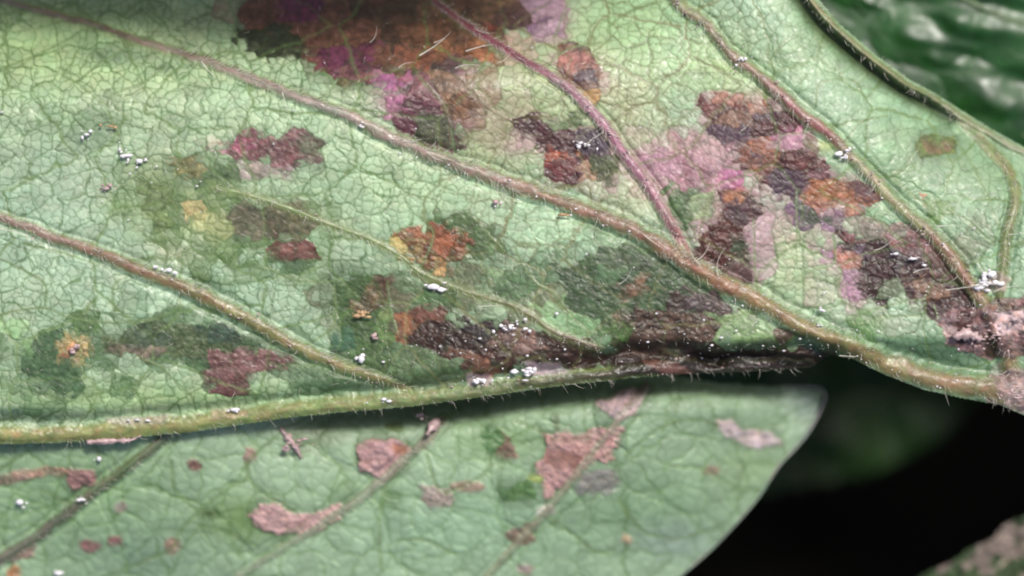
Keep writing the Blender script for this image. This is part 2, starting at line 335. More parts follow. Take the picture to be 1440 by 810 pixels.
# ground colours of the blade
b.C[:] = lin((166, 196, 164))
for q in [(120, 80, 200, 90, (172, 204, 156)), (430, 190, 160, 80, (178, 210, 172)), (60, 300, 150, 140, (164, 196, 170)), (300, 430, 230, 90, (164, 198, 168)), (600, 270, 140, 60, (174, 210, 168)),
          (250, 560, 260, 28, (158, 194, 138)), (760, 130, 120, 110, (162, 182, 128)), (700, 190, 70, 45, (162, 182, 132)), (880, 60, 90, 80, (164, 198, 140)), (930, 30, 60, 50, (158, 194, 142)),
          (1150, 60, 130, 70, (138, 170, 126)), (1280, 230, 140, 100, (134, 168, 124)), (1010, 100, 60, 40, (170, 196, 134)), (900, 200, 60, 50, (164, 174, 130)), (1120, 390, 80, 50, (164, 188, 140)),
          (1160, 500, 160, 40, (138, 168, 122)), (1390, 300, 60, 90, (130, 164, 122)), (800, 330, 80, 30, (166, 202, 162)), (640, 150, 40, 40, (160, 172, 120)), (1320, 500, 80, 40, (124, 158, 122)),
          (900, 270, 60, 40, (182, 188, 150)), (560, 470, 100, 50, (120, 160, 112), .6), (700, 400, 90, 40, (122, 156, 112), .6)]:
    b.blob(*q)
b.blob(105, 160, 55, 28, (126, 160, 116), .55); b.blob(60, 60, 90, 40, (146, 182, 120), .5)
b.blob(130, 14, 200, 24, (112, 140, 78), .6); b.blob(330, 30, 110, 40, (116, 142, 84), .5); b.blob(170, 78, 75, 14, (100, 128, 110), .65); b.blob(240, 95, 26, 10, (106, 136, 110), .7)
for q in [(80, 560, 70, 14, (108, 150, 84), .6), (20, 578, 60, 8, (82, 112, 104), .8), (90, 545, 30, 12, (110, 146, 80), .7), (220, 250, 55, 26, (142, 148, 92), .6), (270, 300, 50, 30, (190, 190, 116), .85),
          (170, 290, 26, 20, (126, 160, 84), .7), (245, 355, 34, 22, (178, 184, 152), .7), (300, 395, 30, 12, (104, 140, 86), .6), (310, 350, 26, 14, (146, 168, 92), .6), (350, 305, 22, 20, (124, 130, 96), .5),
          (1105, 345, 45, 40, (184, 186, 146), .6), (1075, 330, 14, 45, (190, 160, 166), .75), (1100, 300, 50, 12, (184, 150, 162), .7), (820, 100, 60, 50, (190, 178, 150), .5), (1155, 205, 24, 8, (186, 196, 110), .8),
          (1180, 300, 40, 10, (150, 184, 130), .6), (930, 235, 40, 28, (186, 142, 162), .8), (980, 110, 24, 10, (122, 150, 104), .5), (725, 205, 34, 16, (196, 160, 160), .75), (770, 20, 34, 26, (180, 148, 150), .8),
          (545, 140, 22, 26, (186, 140, 158), .8), (640, 110, 22, 16, (172, 156, 128), .6), (1060, 140, 44, 16, (186, 150, 130), .7), (880, 140, 40, 34, (190, 186, 140), .6), (510, 130, 22, 10, (134, 160, 112), .5)]:
    b.blob(*q)
b.C *= np.array([1.04, 1.0, .90]); b.C *= 1+(sst(330, 0, Y)*sst(600, 200, X))[..., None]*np.array([.03, .02, -.06]); b.C *= 1+(sst(620, 760, X))[..., None]*np.array([-.05, .03, .04])
b.C *= (1+.20*(b.i3-.5)+.16*(b.i2-.5)+.20*(fbm(X/40, Y/30, 90)-.5))[..., None]
b.C[..., 0] *= 1+.16*(fbm(X/34, Y/26, 91)-.5)+.08*(h2((b.i3*9999).astype(int), (b.i3*777).astype(int))-.5)
p = b.paint
def halo(poly, c, seed, th2=.5, th3=.35, a=.6, key=None):
    """scattered small cells of altered tissue between the spots"""
    W = b.win(min(q_[0] for q_ in poly)-20, max(q_[0] for q_ in poly)+20, min(q_[1] for q_ in poly)-20, max(q_[1] for q_ in poly)+20)
    X_, Y_ = b.X[W], b.Y[W]; cx_, cy_ = b.c2x[W]-b.wx[W]+X_, b.c2y[W]-b.wy[W]+Y_
    f = sst(-25, 25, inpoly(cx_, cy_, poly)+(fbm(cx_/40, cy_/30, seed, 3)-.5)*70)
    r2 = (b.i2[W]*7.13+seed*.37) % 1; r3 = (b.i3[W]*5.7+seed*.21) % 1
    m = f*a*(sst(th2-.12, th2+.12, r2)*.65+sst(th3-.1, th3+.1, r3)*.35)*(.6+.8*fbm(X_/14, Y_/10, seed+3, 3)); m = np.clip(m, 0, 1)[..., None]
    b.C[W] = b.C[W]*(1-m)+lin(c)*m; b.ls[W] = np.maximum(b.ls[W], m[..., 0]*.5)
halo([(430, 385), (560, 380), (640, 300), (720, 320), (700, 380), (860, 345), (960, 390), (1060, 440), (1130, 480), (900, 490), (700, 540), (480, 520)], (80, 118, 66), 1, .28, .3, .95)
halo([(430, 385), (560, 400), (760, 400), (1030, 430), (1100, 480), (900, 490), (700, 520), (480, 520)], (116, 92, 70), 2, .6, .5, .6)
halo([(160, 240), (300, 215), (460, 280), (450, 380), (340, 400), (200, 330)], (104, 136, 72), 3, .3, .35, .9)
halo([(20, 450), (240, 430), (420, 470), (560, 520), (500, 560), (250, 550), (60, 590), (0, 590), (0, 500)], (84, 122, 68), 4, .38, .4, .9)
halo([(640, 60), (760, 90), (860, 90), (900, 200), (960, 210), (1170, 300), (1230, 430), (1100, 400), (1060, 290), (860, 290), (720, 230), (600, 180)], (182, 134, 132), 5, .62, .5, .42)
halo([(860, 190), (960, 170), (1050, 130), (1150, 180), (1200, 300), (1120, 320), (1060, 390), (940, 320)], (172, 112, 134), 6, .6, .5, .45)
halo([(330, 30), (480, 110), (600, 120), (680, 180), (700, 90), (760, 30), (760, -50), (300, -50)], (146, 104, 84), 7, .4, .4, .7)
halo([(1120, 280), (1400, 320), (1400, 500), (1180, 440)], (122, 116, 86), 8, .55, .4, .6)
halo([(60, 130), (150, 140), (160, 200), (90, 200)], (112, 142, 100), 9, .3, .3, .5)
# -- soaked, rusty and purple spots: polygon, colour, the spot it belongs to
DG = (86, 108, 82)
p([(330, -60), (800, -60), (785, 0), (745, 32), (706, 45), (690, 72), (655, 88), (625, 104), (575, 106), (520, 118), (480, 120), (452, 97), (430, 72), (385, 56), (345, 28)], (128, 88, 66), 'top', label='large rusty brown and purple spot at the top edge', rough=1, dz=-.01)
p([(600, -30), (680, -30), (640, 60), (560, 66), (540, 20)], (112, 86, 58), 'top', mott=.5)
p([(430, 60), (470, 100), (520, 116), (560, 104), (520, 84)], (104, 60, 78), 'top', mott=.4)
p([(540, 50), (585, 44), (600, 66), (560, 74)], (74, 56, 50), 'top'); p([(575, 90), (612, 88), (608, 104), (580, 104)], (160, 108, 84), 'top', mott=.4); p([(480, 0), (520, -10), (530, 30), (492, 34)], (76, 58, 40), 'top')
p([(325, 42), (395, 38), (440, 76), (362, 80)], (58, 64, 52), 'top', rough=.4)
p([(400, -10), (455, -10), (452, 30), (405, 32)], (118, 46, 84), 'top', soft=4)
p([(480, 56), (535, 60), (520, 82), (455, 96), (445, 78)], (116, 54, 84), 'top', soft=4)
p([(520, 10), (580, 0), (600, 25), (560, 50), (525, 40)], (84, 64, 46), 'top'); p([(560, 40), (640, 30), (650, 60), (590, 70)], (126, 86, 58), 'top', rough=1)
p([(645, -20), (760, -20), (748, 8), (712, 22), (690, 30), (660, 16)], (160, 118, 84), 'top', mott=.3); p([(600, -20), (640, -20), (660, 10), (625, 22), (600, 8)], (140, 98, 66), 'top')
p([(700, 16), (735, 12), (752, 22), (742, 42), (712, 42)], (92, 70, 66), 'top'); p([(675, 20), (705, 35), (712, 60), (690, 60), (672, 45)], (150, 72, 54), 'top')
p([(610, 62), (690, 60), (698, 78), (640, 84), (600, 78)], (172, 112, 72), 'top', mott=.4, rough=1); p([(615, 85), (655, 86), (650, 105), (620, 104)], (88, 76, 80), 'top')
p([(570, 72), (598, 70), (602, 88), (575, 88)], (160, 96, 66), 'top'); p([(430, 110), (500, 118), (520, 124), (470, 128)], (110, 120, 92), 'top', a=.7)
p([(738, -20), (800, -20), (796, 38), (760, 52), (735, 40), (748, 20)], (176, 142, 156), 'mauve', a=.9, label='mauve patch near the top edge', mott=.15); p([(740, 26), (768, 22), (765, 44), (722, 44)], (126, 96, 122), 'mauve')
p([(470, 96), (540, 100), (600, 104), (660, 118), (690, 170), (648, 200), (640, 150), (600, 118), (540, 118)], (150, 104, 96), 'top', a=.6, mott=.5)
p([(540, 108), (585, 106), (612, 122), (632, 160), (641, 214), (606, 204), (568, 190), (555, 172), (562, 150), (548, 130)], (116, 74, 82), 'hook', label='purple brown hooked spot with magenta rim beside the midrib', rough=.8)
p([(590, 172), (630, 172), (638, 208), (602, 200), (575, 186)], (88, 96, 76), 'hook'); p([(532, 106), (578, 104), (590, 116), (560, 122), (530, 118)], (184, 104, 152), 'hook', soft=3); p([(540, 130), (556, 132), (564, 155), (556, 172), (540, 168)], (186, 112, 146), 'hook', soft=3)
p([(612, 106), (660, 104), (655, 128), (660, 166), (635, 160), (622, 130)], (160, 124, 92), 'tanbar', mott=.4, a=.85, label='tan and brown patch'); p([(636, 138), (658, 136), (660, 166), (640, 162)], (122, 86, 56), 'tanbar', mott=.4)
p([(773, 88), (793, 75), (823, 68), (840, 85), (846, 110), (843, 124), (800, 118), (783, 105)], (150, 108, 88), 'oval', mott=.5, rough=.9, label='small grey and rust mottled spot above the purple vein'); p([(800, 68), (835, 70), (840, 84), (812, 80)], (100, 98, 82), 'oval'); p([(812, 106), (843, 104), (842, 118), (818, 116)], (96, 84, 96), 'oval'); p([(795, 82), (828, 84), (828, 96), (800, 98)], (178, 118, 110), 'oval')
p([(820, 125), (850, 123), (850, 148), (828, 148)], (192, 146, 88), 'oval', mott=.3)
p([(763, 168), (820, 166), (822, 190), (790, 194), (765, 184)], (118, 134, 100), 'star')
p([(727, 167), (760, 163), (770, 182), (790, 193), (817, 184), (847, 186), (858, 213), (860, 257), (840, 250), (820, 254), (780, 257), (767, 235), (757, 207), (737, 190)], (92, 54, 58), 'star', rough=.9, mott=.3, label='star shaped dark spot with a rust red centre')
p([(800, 188), (848, 186), (856, 212), (828, 218), (806, 206)], (76, 66, 84), 'star'); p([(765, 210), (803, 212), (803, 230), (770, 232)], (176, 92, 62), 'star', mott=.4, rough=1); p([(828, 220), (860, 222), (860, 257), (832, 250)], (96, 104, 78), 'star'); p([(775, 234), (810, 234), (806, 256), (780, 257)], (122, 54, 58), 'star'); p([(815, 236), (832, 236), (838, 254), (818, 252)], (180, 140, 112), 'star')
p([(893, 214), (925, 205), (950, 212), (958, 235), (945, 250), (955, 268), (920, 256), (900, 236)], (184, 136, 154), 'pinkhalo', a=.6, mott=.14, label='pale pink halo right of the purple vein')
p([(950, 196), (1010, 186), (1030, 205), (1044, 235), (1047, 272), (1020, 278), (985, 262), (960, 240)], (192, 142, 148), 'pinkhalo', a=.7, mott=.3)
p([(1022, 232), (1042, 236), (1050, 272), (1026, 274)], (182, 78, 138), 'pinkhalo', soft=4, a=.95); p([(948, 230), (966, 224), (986, 240), (984, 264), (958, 264)], (128, 72, 76), 'pinkhalo', rough=.6)
p([(983, 143), (1020, 140), (1043, 147), (1060, 153), (1093, 147), (1133, 173), (1142, 187), (1100, 197), (1093, 207), (1060, 207), (1027, 200), (987, 183)], (100, 60, 58), 'plum', rough=.9, mott=.3, label='dark plum spot against the upper right vein')
p([(986, 172), (1045, 170), (1052, 198), (1020, 198), (988, 184)], (74, 52, 76), 'plum'); p([(984, 144), (1022, 141), (1012, 160), (986, 168)], (130, 74, 66), 'plum'); p([(1015, 156), (1048, 158), (1046, 170), (1020, 170)], (158, 116, 92), 'plum'); p([(1046, 144), (1078, 146), (1076, 154), (1050, 155)], (182, 106, 70), 'plum'); p([(1058, 156), (1085, 156), (1085, 168), (1060, 168)], (72, 54, 76), 'plum'); p([(1108, 160), (1135, 172), (1140, 186), (1115, 182)], (132, 60, 68), 'plum')
p([(1098, 188), (1118, 180), (1138, 186), (1132, 200), (1112, 212), (1098, 206)], (216, 138, 174), 'plum', soft=3, a=.9)
p([(1033, 207), (1093, 210), (1147, 220), (1153, 235), (1162, 260), (1150, 277), (1110, 277), (1060, 264), (1047, 240)], (106, 66, 62), 'plum2', rough=1, mott=.35, label='brown and slate blotch with orange edges below the plum spot')
p([(1076, 240), (1120, 238), (1130, 268), (1085, 272)], (76, 60, 80), 'plum2'); p([(1040, 208), (1085, 210), (1100, 222), (1060, 238), (1046, 226)], (160, 100, 72), 'plum2', mott=.35); p([(1055, 215), (1075, 216), (1072, 226), (1056, 226)], (80, 64, 80), 'plum2'); p([(1050, 244), (1066, 242), (1070, 262), (1054, 258)], (176, 150, 120), 'plum2')
p([(1128, 284), (1150, 252), (1190, 254), (1230, 268), (1226, 286), (1190, 294), (1150, 291)], (184, 116, 78), 'rust', rough=.9, mott=.35, label='orange brown rusty patch'); p([(1203, 258), (1225, 262), (1226, 276), (1208, 274)], (86, 70, 84), 'rust')
p([(1118, 290), (1147, 296), (1180, 299), (1192, 312), (1167, 328), (1140, 322), (1120, 312)], (140, 100, 130), 'slate', soft=3, label='small slate green spot with a purple rim'); p([(1124, 295), (1150, 299), (1180, 302), (1184, 316), (1150, 318), (1128, 308)], (90, 98, 86), 'slate')
p([(935, 264), (975, 262), (1000, 285), (992, 310), (965, 322), (945, 302)], (100, 120, 88), 'soak', label='dark green soaked patch at the vein fork'); p([(972, 280), (998, 280), (1004, 300), (984, 306)], (176, 180, 150), 'soak', a=.6)
p([(1017, 276), (1060, 274), (1064, 303), (1060, 337), (1060, 398), (1037, 395), (1007, 376), (978, 360), (974, 337), (1003, 310)], (102, 64, 54), 'column', rough=1, mott=.4, label='brown upright spot standing on the midrib'); p([(1024, 338), (1058, 336), (1058, 372), (1028, 374)], (78, 96, 76), 'column'); p([(1030, 372), (1060, 372), (1060, 396), (1036, 393)], (128, 104, 98), 'column'); p([(1024, 282), (1056, 280), (1056, 306), (1028, 310)], (92, 66, 74), 'column'); p([(1030, 262), (1052, 262), (1050, 280), (1030, 282)], (184, 116, 76), 'column')
p([(1150, 348), (1178, 350), (1204, 378), (1210, 430), (1198, 432), (1192, 390), (1160, 366)], (176, 122, 154), 'bigdark', soft=3.5, a=.75, label='large blackish purple spot across the right end of the blade')
p([(1172, 328), (1213, 328), (1257, 333), (1293, 330), (1327, 345), (1362, 382), (1378, 425), (1360, 448), (1320, 440), (1297, 418), (1280, 410), (1262, 402), (1243, 424), (1214, 430), (1206, 410), (1202, 380), (1187, 352)], (72, 46, 46), 'bigdark', rough=1, mott=.35, dz=-.015)
p([(1176, 328), (1250, 332), (1262, 342), (1200, 344)], (112, 58, 52), 'bigdark'); p([(1192, 346), (1225, 345), (1222, 364), (1198, 366)], (104, 84, 104), 'bigdark'); p([(1240, 346), (1295, 346), (1300, 372), (1250, 378)], (50, 42, 54), 'bigdark'); p([(1262, 330), (1300, 326), (1330, 348), (1325, 360), (1290, 352), (1262, 346)], (140, 100, 98), 'bigdark', mott=.5, rough=1); p([(1300, 352), (1330, 352), (1350, 384), (1325, 390), (1300, 370)], (96, 62, 48), 'bigdark', mott=.5); p([(1238, 390), (1268, 392), (1268, 412), (1244, 416)], (116, 126, 106), 'bigdark'); p([(1282, 388), (1310, 392), (1332, 412), (1294, 414)], (150, 116, 88), 'bigdark'); p([(1182, 358), (1206, 362), (1200, 370), (1186, 368)], (190, 120, 96), 'bigdark')
p([(1345, 455), (1380, 440), (1440, 425), (1445, 480), (1410, 500), (1360, 490)], (158, 130, 126), 'crumbs', rough=3.2, mott=.4, dz=.02, label='rosy grey crumbled crust by the vein junction at the right')
p([(1405, 520), (1450, 530), (1450, 580), (1390, 560)], (160, 130, 124), 'crumbs', rough=1.6, mott=.4)
p([(1330, 430), (1380, 436), (1392, 470), (1362, 476), (1340, 460)], (110, 78, 72), 'bigdark', a=.8)
p([(1287, 200), (1310, 190), (1350, 199), (1345, 215), (1310, 223), (1290, 217)], (112, 122, 76), 'olive', label='small lone olive spot near the right margin', lev=2, snap=.2); p([(1300, 198), (1335, 202), (1325, 214), (1304, 212)], (130, 108, 76), 'olive', soft=3, snap=.2)
p([(1245, 240), (1275, 230), (1290, 236), (1270, 250)], (108, 140, 84), a=.7); p([(1293, 284), (1330, 280), (1338, 306), (1305, 312)], (118, 148, 76), a=.8); p([(1294, 280), (1306, 281), (1304, 288), (1295, 288)], (200, 120, 80))
p([(1190, 445), (1215, 440), (1250, 460), (1225, 478), (1200, 462)], (98, 138, 66), a=.75); p([(1240, 480), (1330, 470), (1370, 520), (1290, 520)], (104, 138, 106), a=.5)
p([(313, 207), (333, 193), (360, 188), (383, 193), (417, 188), (447, 196), (457, 206), (440, 228), (407, 231), (367, 223), (333, 218)], (142, 100, 100), 'crest', rough=1, mott=.35, label='pinkish brown crest shaped spot on the left half'); p([(328, 192), (352, 188), (350, 202), (330, 206)], (176, 84, 116), 'crest', soft=3); p([(425, 194), (456, 198), (446, 224), (420, 222)], (110, 112, 100), 'crest'); p([(345, 230), (408, 234), (400, 250), (350, 246)], (182, 156, 154), 'crest', a=.8, mott=.3); p([(278, 200), (312, 204), (314, 214), (282, 212)], (196, 150, 150), 'crest', a=.7, mott=.5)
p([(287, 236), (320, 230), (340, 242), (330, 256), (290, 252)], (100, 118, 90), 'grey'); p([(233, 228), (270, 224), (290, 236), (284, 252), (240, 256)], (146, 134, 84), 'grey', a=.85, mott=.4, label='olive grey mottled patch'); p([(196, 262), (230, 250), (248, 262), (240, 300), (242, 334), (210, 332), (198, 300)], (126, 138, 94), 'grey', a=.8)
p([(252, 282), (280, 278), (286, 300), (260, 304)], (206, 180, 124), 'yellow', a=.8, mott=.4, label='yellow patch of cells')
p([(270, 290), (322, 296), (328, 330), (300, 334), (276, 318)], (186, 184, 118), 'yellow', a=.55)
p([(330, 290), (360, 284), (384, 292), (384, 328), (345, 330), (330, 316)], (118, 116, 90), 'step', a=.9, label='stepped grey and dark red spot'); p([(383, 292), (425, 294), (448, 306), (436, 334), (390, 332)], (112, 106, 80), 'step', mott=.35); p([(386, 333), (437, 334), (436, 360), (402, 364), (390, 356)], (132, 74, 76), 'step', mott=.35, rough=.8); p([(388, 360), (434, 362), (432, 388), (402, 384)], (96, 124, 92), 'step')
p([(60, 472), (84, 468), (88, 490), (110, 510), (112, 545), (80, 545), (57, 533), (27, 530), (30, 513), (50, 497)], (84, 114, 88), 'left', label='dark green soaked patch with a small rusty bullseye at the far left')
p([(80, 484), (103, 472), (128, 477), (134, 497), (117, 508), (97, 511), (82, 500)], (190, 160, 104), 'left', rough=1, mott=.4); p([(90, 488), (112, 486), (116, 500), (98, 506)], (196, 112, 86), 'left', mott=.3)
p([(108, 450), (144, 452), (144, 470), (112, 468)], (98, 124, 82)); p([(0, 450), (24, 450), (56, 484), (40, 500), (12, 470)], (150, 190, 130), a=.5)
p([(137, 480), (187, 460), (233, 446), (267, 462), (333, 463), (350, 477), (400, 487), (424, 503), (404, 517), (354, 530), (330, 552), (308, 548), (290, 527), (267, 503), (233, 500), (193, 503), (140, 501)], (104, 114, 90), 'longspot', rough=.7, mott=.4, label='long dark grey green and mauve spot between the two lower veins')
p([(145, 484), (200, 478), (235, 482), (220, 500), (150, 500)], (142, 118, 108), 'longspot', a=.8); p([(180, 464), (222, 458), (240, 476), (195, 482)], (86, 102, 92), 'longspot'); p([(278, 464), (330, 464), (334, 476), (290, 478)], (74, 100, 96), 'longspot'); p([(298, 500), (350, 498), (412, 508), (396, 518), (350, 530), (330, 552), (306, 546), (294, 522)], (140, 102, 98), 'longspot', mott=.35, rough=.9); p([(306, 534), (352, 530), (346, 552), (312, 552)], (112, 68, 66), 'longspot'); p([(258, 508), (285, 508), (290, 528), (266, 522)], (96, 122, 92), 'longspot'); p([(334, 470), (372, 470), (396, 480), (352, 482)], (88, 112, 90), 'longspot')
p([(400, 518), (480, 522), (560, 545), (480, 552), (420, 540)], (90, 116, 84), a=.75)
p([(460, 395), (480, 391), (513, 386), (542, 393), (549, 437), (557, 486), (540, 512), (500, 508), (474, 494), (484, 460), (462, 430)], (90, 112, 76), 'dots', mott=.3, label='dark olive spot dotted with pinkish tan flecks'); p([(536, 394), (546, 396), (550, 440), (560, 482), (550, 486), (540, 440)], (116, 74, 62), 'dots'); p([(472, 462), (500, 460), (500, 500), (474, 496)], (74, 108, 96), 'dots'); p([(496, 418), (528, 406), (540, 424), (512, 452), (488, 444)], (150, 114, 88), 'dots', a=.8, mott=.5, rough=1); p([(530, 430), (545, 432), (552, 480), (534, 482)], (122, 148, 92), 'dots', a=.7)
p([(590, 304), (620, 300), (667, 300), (667, 320), (687, 327), (712, 353), (693, 361), (657, 355), (600, 322)], (92, 118, 84), 'bull', label='rusty bullseye spot with a dark green rim in mid blade'); p([(566, 332), (593, 330), (627, 320), (653, 326), (659, 347), (647, 363), (636, 384), (610, 384), (590, 370), (563, 355)], (156, 102, 72), 'bull', rough=1.1, mott=.45, dz=.02); p([(563, 338), (588, 340), (590, 364), (564, 356)], (192, 172, 106), 'bull', mott=.4); p([(600, 332), (634, 330), (636, 356), (608, 358)], (176, 102, 66), 'bull', mott=.3); p([(606, 364), (634, 366), (630, 384), (608, 380)], (196, 156, 96), 'bull')
p([(645, 362), (667, 374), (684, 398), (662, 406), (640, 388)], (118, 122, 104), 'bull', a=.85); p([(676, 362), (700, 372), (714, 392), (690, 392)], (150, 176, 128), a=.5)
p([(700, 390), (733, 386), (752, 400), (742, 420), (704, 420)], (100, 122, 94), 'greyspot', label='faint grey green spot'); p([(583, 410), (640, 408), (655, 430), (640, 458), (612, 440), (588, 436)], (88, 124, 80), 'brown', a=.9)
p([(480, 494), (560, 486), (650, 506), (700, 522), (690, 540), (600, 552), (520, 530)], (92, 118, 82), 'brown', a=.75, mott=.35)
p([(555, 447), (583, 440), (623, 436), (640, 456), (667, 460), (693, 464), (720, 450), (757, 462), (800, 478), (860, 492), (960, 488), (1080, 492), (1170, 492), (1180, 510), (860, 512), (797, 516), (763, 508), (720, 514), (680, 519), (647, 505), (613, 490), (593, 485), (567, 484)], (72, 48, 40), 'brown', rough=1.2, mott=.4, label='dark brown crusted rot along the lower fold')
p([(556, 450), (575, 446), (578, 478), (562, 480)], (160, 104, 66), 'brown', mott=.4); p([(580, 438), (625, 436), (630, 452), (590, 458)], (142, 92, 74), 'brown', mott=.4); p([(655, 460), (692, 464), (690, 478), (660, 478)], (46, 42, 50), 'brown'); p([(700, 452), (760, 462), (770, 484), (720, 490), (700, 476)], (134, 108, 96), 'brown', mott=.6, rough=1.3)
p([(630, 490), (680, 500), (700, 518), (660, 512)], (134, 92, 70), 'brown', mott=.4)
p([(777, 377), (833, 367), (847, 348), (897, 350), (960, 384), (1010, 408), (1030, 430), (990, 458), (900, 470), (850, 466), (813, 432), (793, 403)], (88, 106, 84), 'wide', label='wide smoky green and brown spot under the midrib', mott=.35, rough=.7)
p([(744, 433), (780, 424), (816, 442), (850, 466), (840, 478), (810, 475), (770, 457)], (140, 176, 130), a=.7, rough=.1, snap=.5)
p([(868, 404), (912, 394), (926, 408), (895, 422), (870, 418)], (158, 116, 92), 'wide', mott=.5, rough=1); p([(925, 412), (962, 414), (970, 432), (935, 432)], (80, 54, 56), 'wide', rough=1); p([(850, 468), (880, 440), (930, 434), (990, 446), (1020, 466), (960, 492), (870, 490)], (100, 78, 64), 'wide', mott=.6, rough=1.3); p([(960, 402), (1004, 410), (1020, 440), (975, 448)], (104, 80, 84), 'wide', mott=.5, rough=1); p([(838, 460), (880, 450), (890, 470), (856, 478)], (96, 130, 76), 'wide'); p([(850, 364), (890, 356), (930, 375), (900, 386), (860, 380)], (104, 112, 98), 'wide')
p([(1003, 440), (1040, 446), (1108, 474), (1060, 482), (1010, 470)], (134, 156, 112), a=.9, rough=.2); p([(840, 380), (870, 376), (862, 396), (838, 396)], (96, 122, 96), 'wide')
p([(1088, 462), (1130, 462), (1150, 478), (1100, 476)], (112, 82, 72), 'brown', rough=1)
p([(800, 300), (850, 310), (915, 345), (900, 356), (830, 330)], (104, 130, 90), a=.6, soft=5, snap=.3)
p([(560, 108), (600, 104), (618, 122), (600, 134)], (150, 96, 98), 'hook', a=.8)
p([(690, 60), (745, 52), (760, 80), (720, 92)], (180, 140, 130), a=.6, mott=.3); p([(1000, 128), (1050, 128), (1048, 146), (1000, 142)], (178, 124, 100), 'plum', mott=.4, a=.8); p([(1140, 186), (1160, 214), (1150, 224), (1120, 214)], (126, 84, 78), a=.8)
p([(1200, 300), (1260, 318), (1300, 330), (1240, 334), (1196, 326)], (150, 108, 110), 'bigdark', a=.8, mott=.4); p([(1060, 196), (1090, 200), (1080, 212), (1050, 208)], (184, 110, 80), 'plum2', a=.8)
p([(900, 225), (960, 222), (1010, 200), (1040, 240), (1010, 262), (940, 250)], (198, 136, 160), a=.3, mott=.3, soft=5); p([(1058, 300), (1092, 296), (1088, 390), (1062, 396)], (190, 150, 160), a=.6, mott=.25)
for k_ in range(1, len(b.keys)):
    mk_ = b.id == k_
    if mk_.any():
        mu = b.C[mk_].mean(0); tex = (1+.9*(fbm(X[mk_]/6, Y[mk_]/4.5, 700+k_, 4)-.5))[..., None]
        b.C[mk_] = (b.C[mk_]*.9+mu*.1)*tex*.92
# -- network of veinlets: relief and colour
T3 = [[(207, 5), (208, 52)], [(310, 50), (307, 82)], [(230, 97), (200, 117), (160, 133), (153, 157), (167, 190)], [(117, 43), (67, 70), (20, 90), (-20, 102)], [(107, 117), (143, 87), (187, 63)], [(30, 135), (30, 160)],
      [(1000, -20), (897, 12), (880, 20), (857, 37), (857, 57), (803, 67), (770, 92)], [(1043, 103), (960, 103), (927, 107), (907, 133), (853, 150)], [(985, 150), (933, 183), (910, 200)], [(660, 117), (680, 147), (713, 167), (727, 172)],
      [(590, 107), (613, 133), (630, 163), (633, 200)], [(800, 0), (787, 33), (780, 53)], [(990, -20), (980, 20)], [(1130, 48), (1107, 57), (1087, 80), (1090, 100)], [(1147, 150), (1153, 118), (1200, 113), (1215, 140)], [(1247, 163), (1213, 170), (1190, 197)],
      [(247, 300), (267, 323), (310, 337), (327, 350), (330, 373)], [(333, 373), (383, 380), (413, 393), (457, 397), (480, 392)], [(200, 330), (233, 350), (233, 370)], [(-20, 446), (57, 433), (100, 447), (143, 453), (197, 452), (240, 440), (253, 427)],
      [(27, 447), (57, 483)], [(160, 437), (160, 403), (180, 387)], [(193, 500), (227, 517), (247, 537), (270, 560), (276, 585)], [(-10, 360), (33, 380), (63, 400), (63, 430)], [(727, 357), (740, 380), (757, 400), (780, 413), (800, 440)],
      [(727, 357), (730, 343), (800, 347)], [(667, 303), (690, 333), (710, 353)], [(545, 395), (550, 437), (560, 470)], [(1173, 330), (1173, 370), (1147, 377), (1130, 387), (1130, 403)], [(1200, 457), (1203, 443), (1260, 427), (1300, 420)],
      [(1200, 457), (1193, 484)], [(1313, 430), (1327, 470)], [(1060, 308), (1062, 400)], [(1120, 270), (1120, 370)], [(1290, 210), (1260, 245), (1230, 250)], [(1345, 200), (1372, 240), (1410, 330)], [(440, 145), (470, 120), (455, 100)],
      [(640, 215), (634, 180)], [(757, 270), (740, 225), (757, 205)], [(1300, 330), (1340, 300), (1400, 345)], [(430, 487), (470, 455), (470, 400)], [(590, 380), (610, 330), (590, 304)], [(330, 262), (300, 240), (283, 205)]]
mains = [VD, VE, VA, VC, VF, VG, VH]
dT = b.dist(T3, 24); dM = b.dist(mains, 60)
wn = 1+.5*(fbm(X/30, Y/30, 120)-.5)
l3 = np.exp(-(b.w3/(.95*wn))**2); l2 = np.exp(-(b.w2/(1.35*wn))**2); l1 = np.exp(-(b.w1/(2.1*wn))**2); lT = np.exp(-(dT/2.4)**2)
vis = .35+.65*fbm(X/60, Y/50, 130)*1.3
soft = 1-.55*sst(1000, 1200, X)*sst(380, 200, Y)
line = 1-(1-np.clip(.85*l3*vis, 0, .8)*soft)*(1-.75*l2*soft*(.45+fbm(X/50, Y/40, 131)))
les = np.clip(b.ls, 0, 1)
yel = sst(620, 760, X+.3*Y)*sst(1120, 960, X)
g = lin((72, 112, 58))/lin((160, 190, 158)); g = g*(1-.5*yel[..., None])+.5*yel[..., None]*np.array([.50, .36, .28])
k = line[..., None]*(1-.45*les[..., None])
b.C *= (1-k)+k*g
ol = np.clip(.95*l1*(.5+.8*fbm(X/70, Y/60, 137))+.30*l2*fbm(X/50, Y/40, 138)+.25*lT, 0, .8)[..., None]*(1-.5*les[..., None]); olc = lin((104, 136, 66))*(1-.5*yel[..., None])+lin((140, 112, 76))*.5*yel[..., None]; b.C = b.C*(1-ol)+olc*ol
hl = np.exp(-(dM/7.5)**2)                                                            # greener tissue along the veins
gg = lin((134, 148, 84))
kk = (hl*(.35+.6*fbm(X/9, Y/7, 133, 3))*(1-.3*les))[..., None]; b.C = b.C*(1-kk)+gg*kk
b.C *= (1+.14*(fbm(X/3.2, Y/2.6, 140, 3)-.5))[..., None]
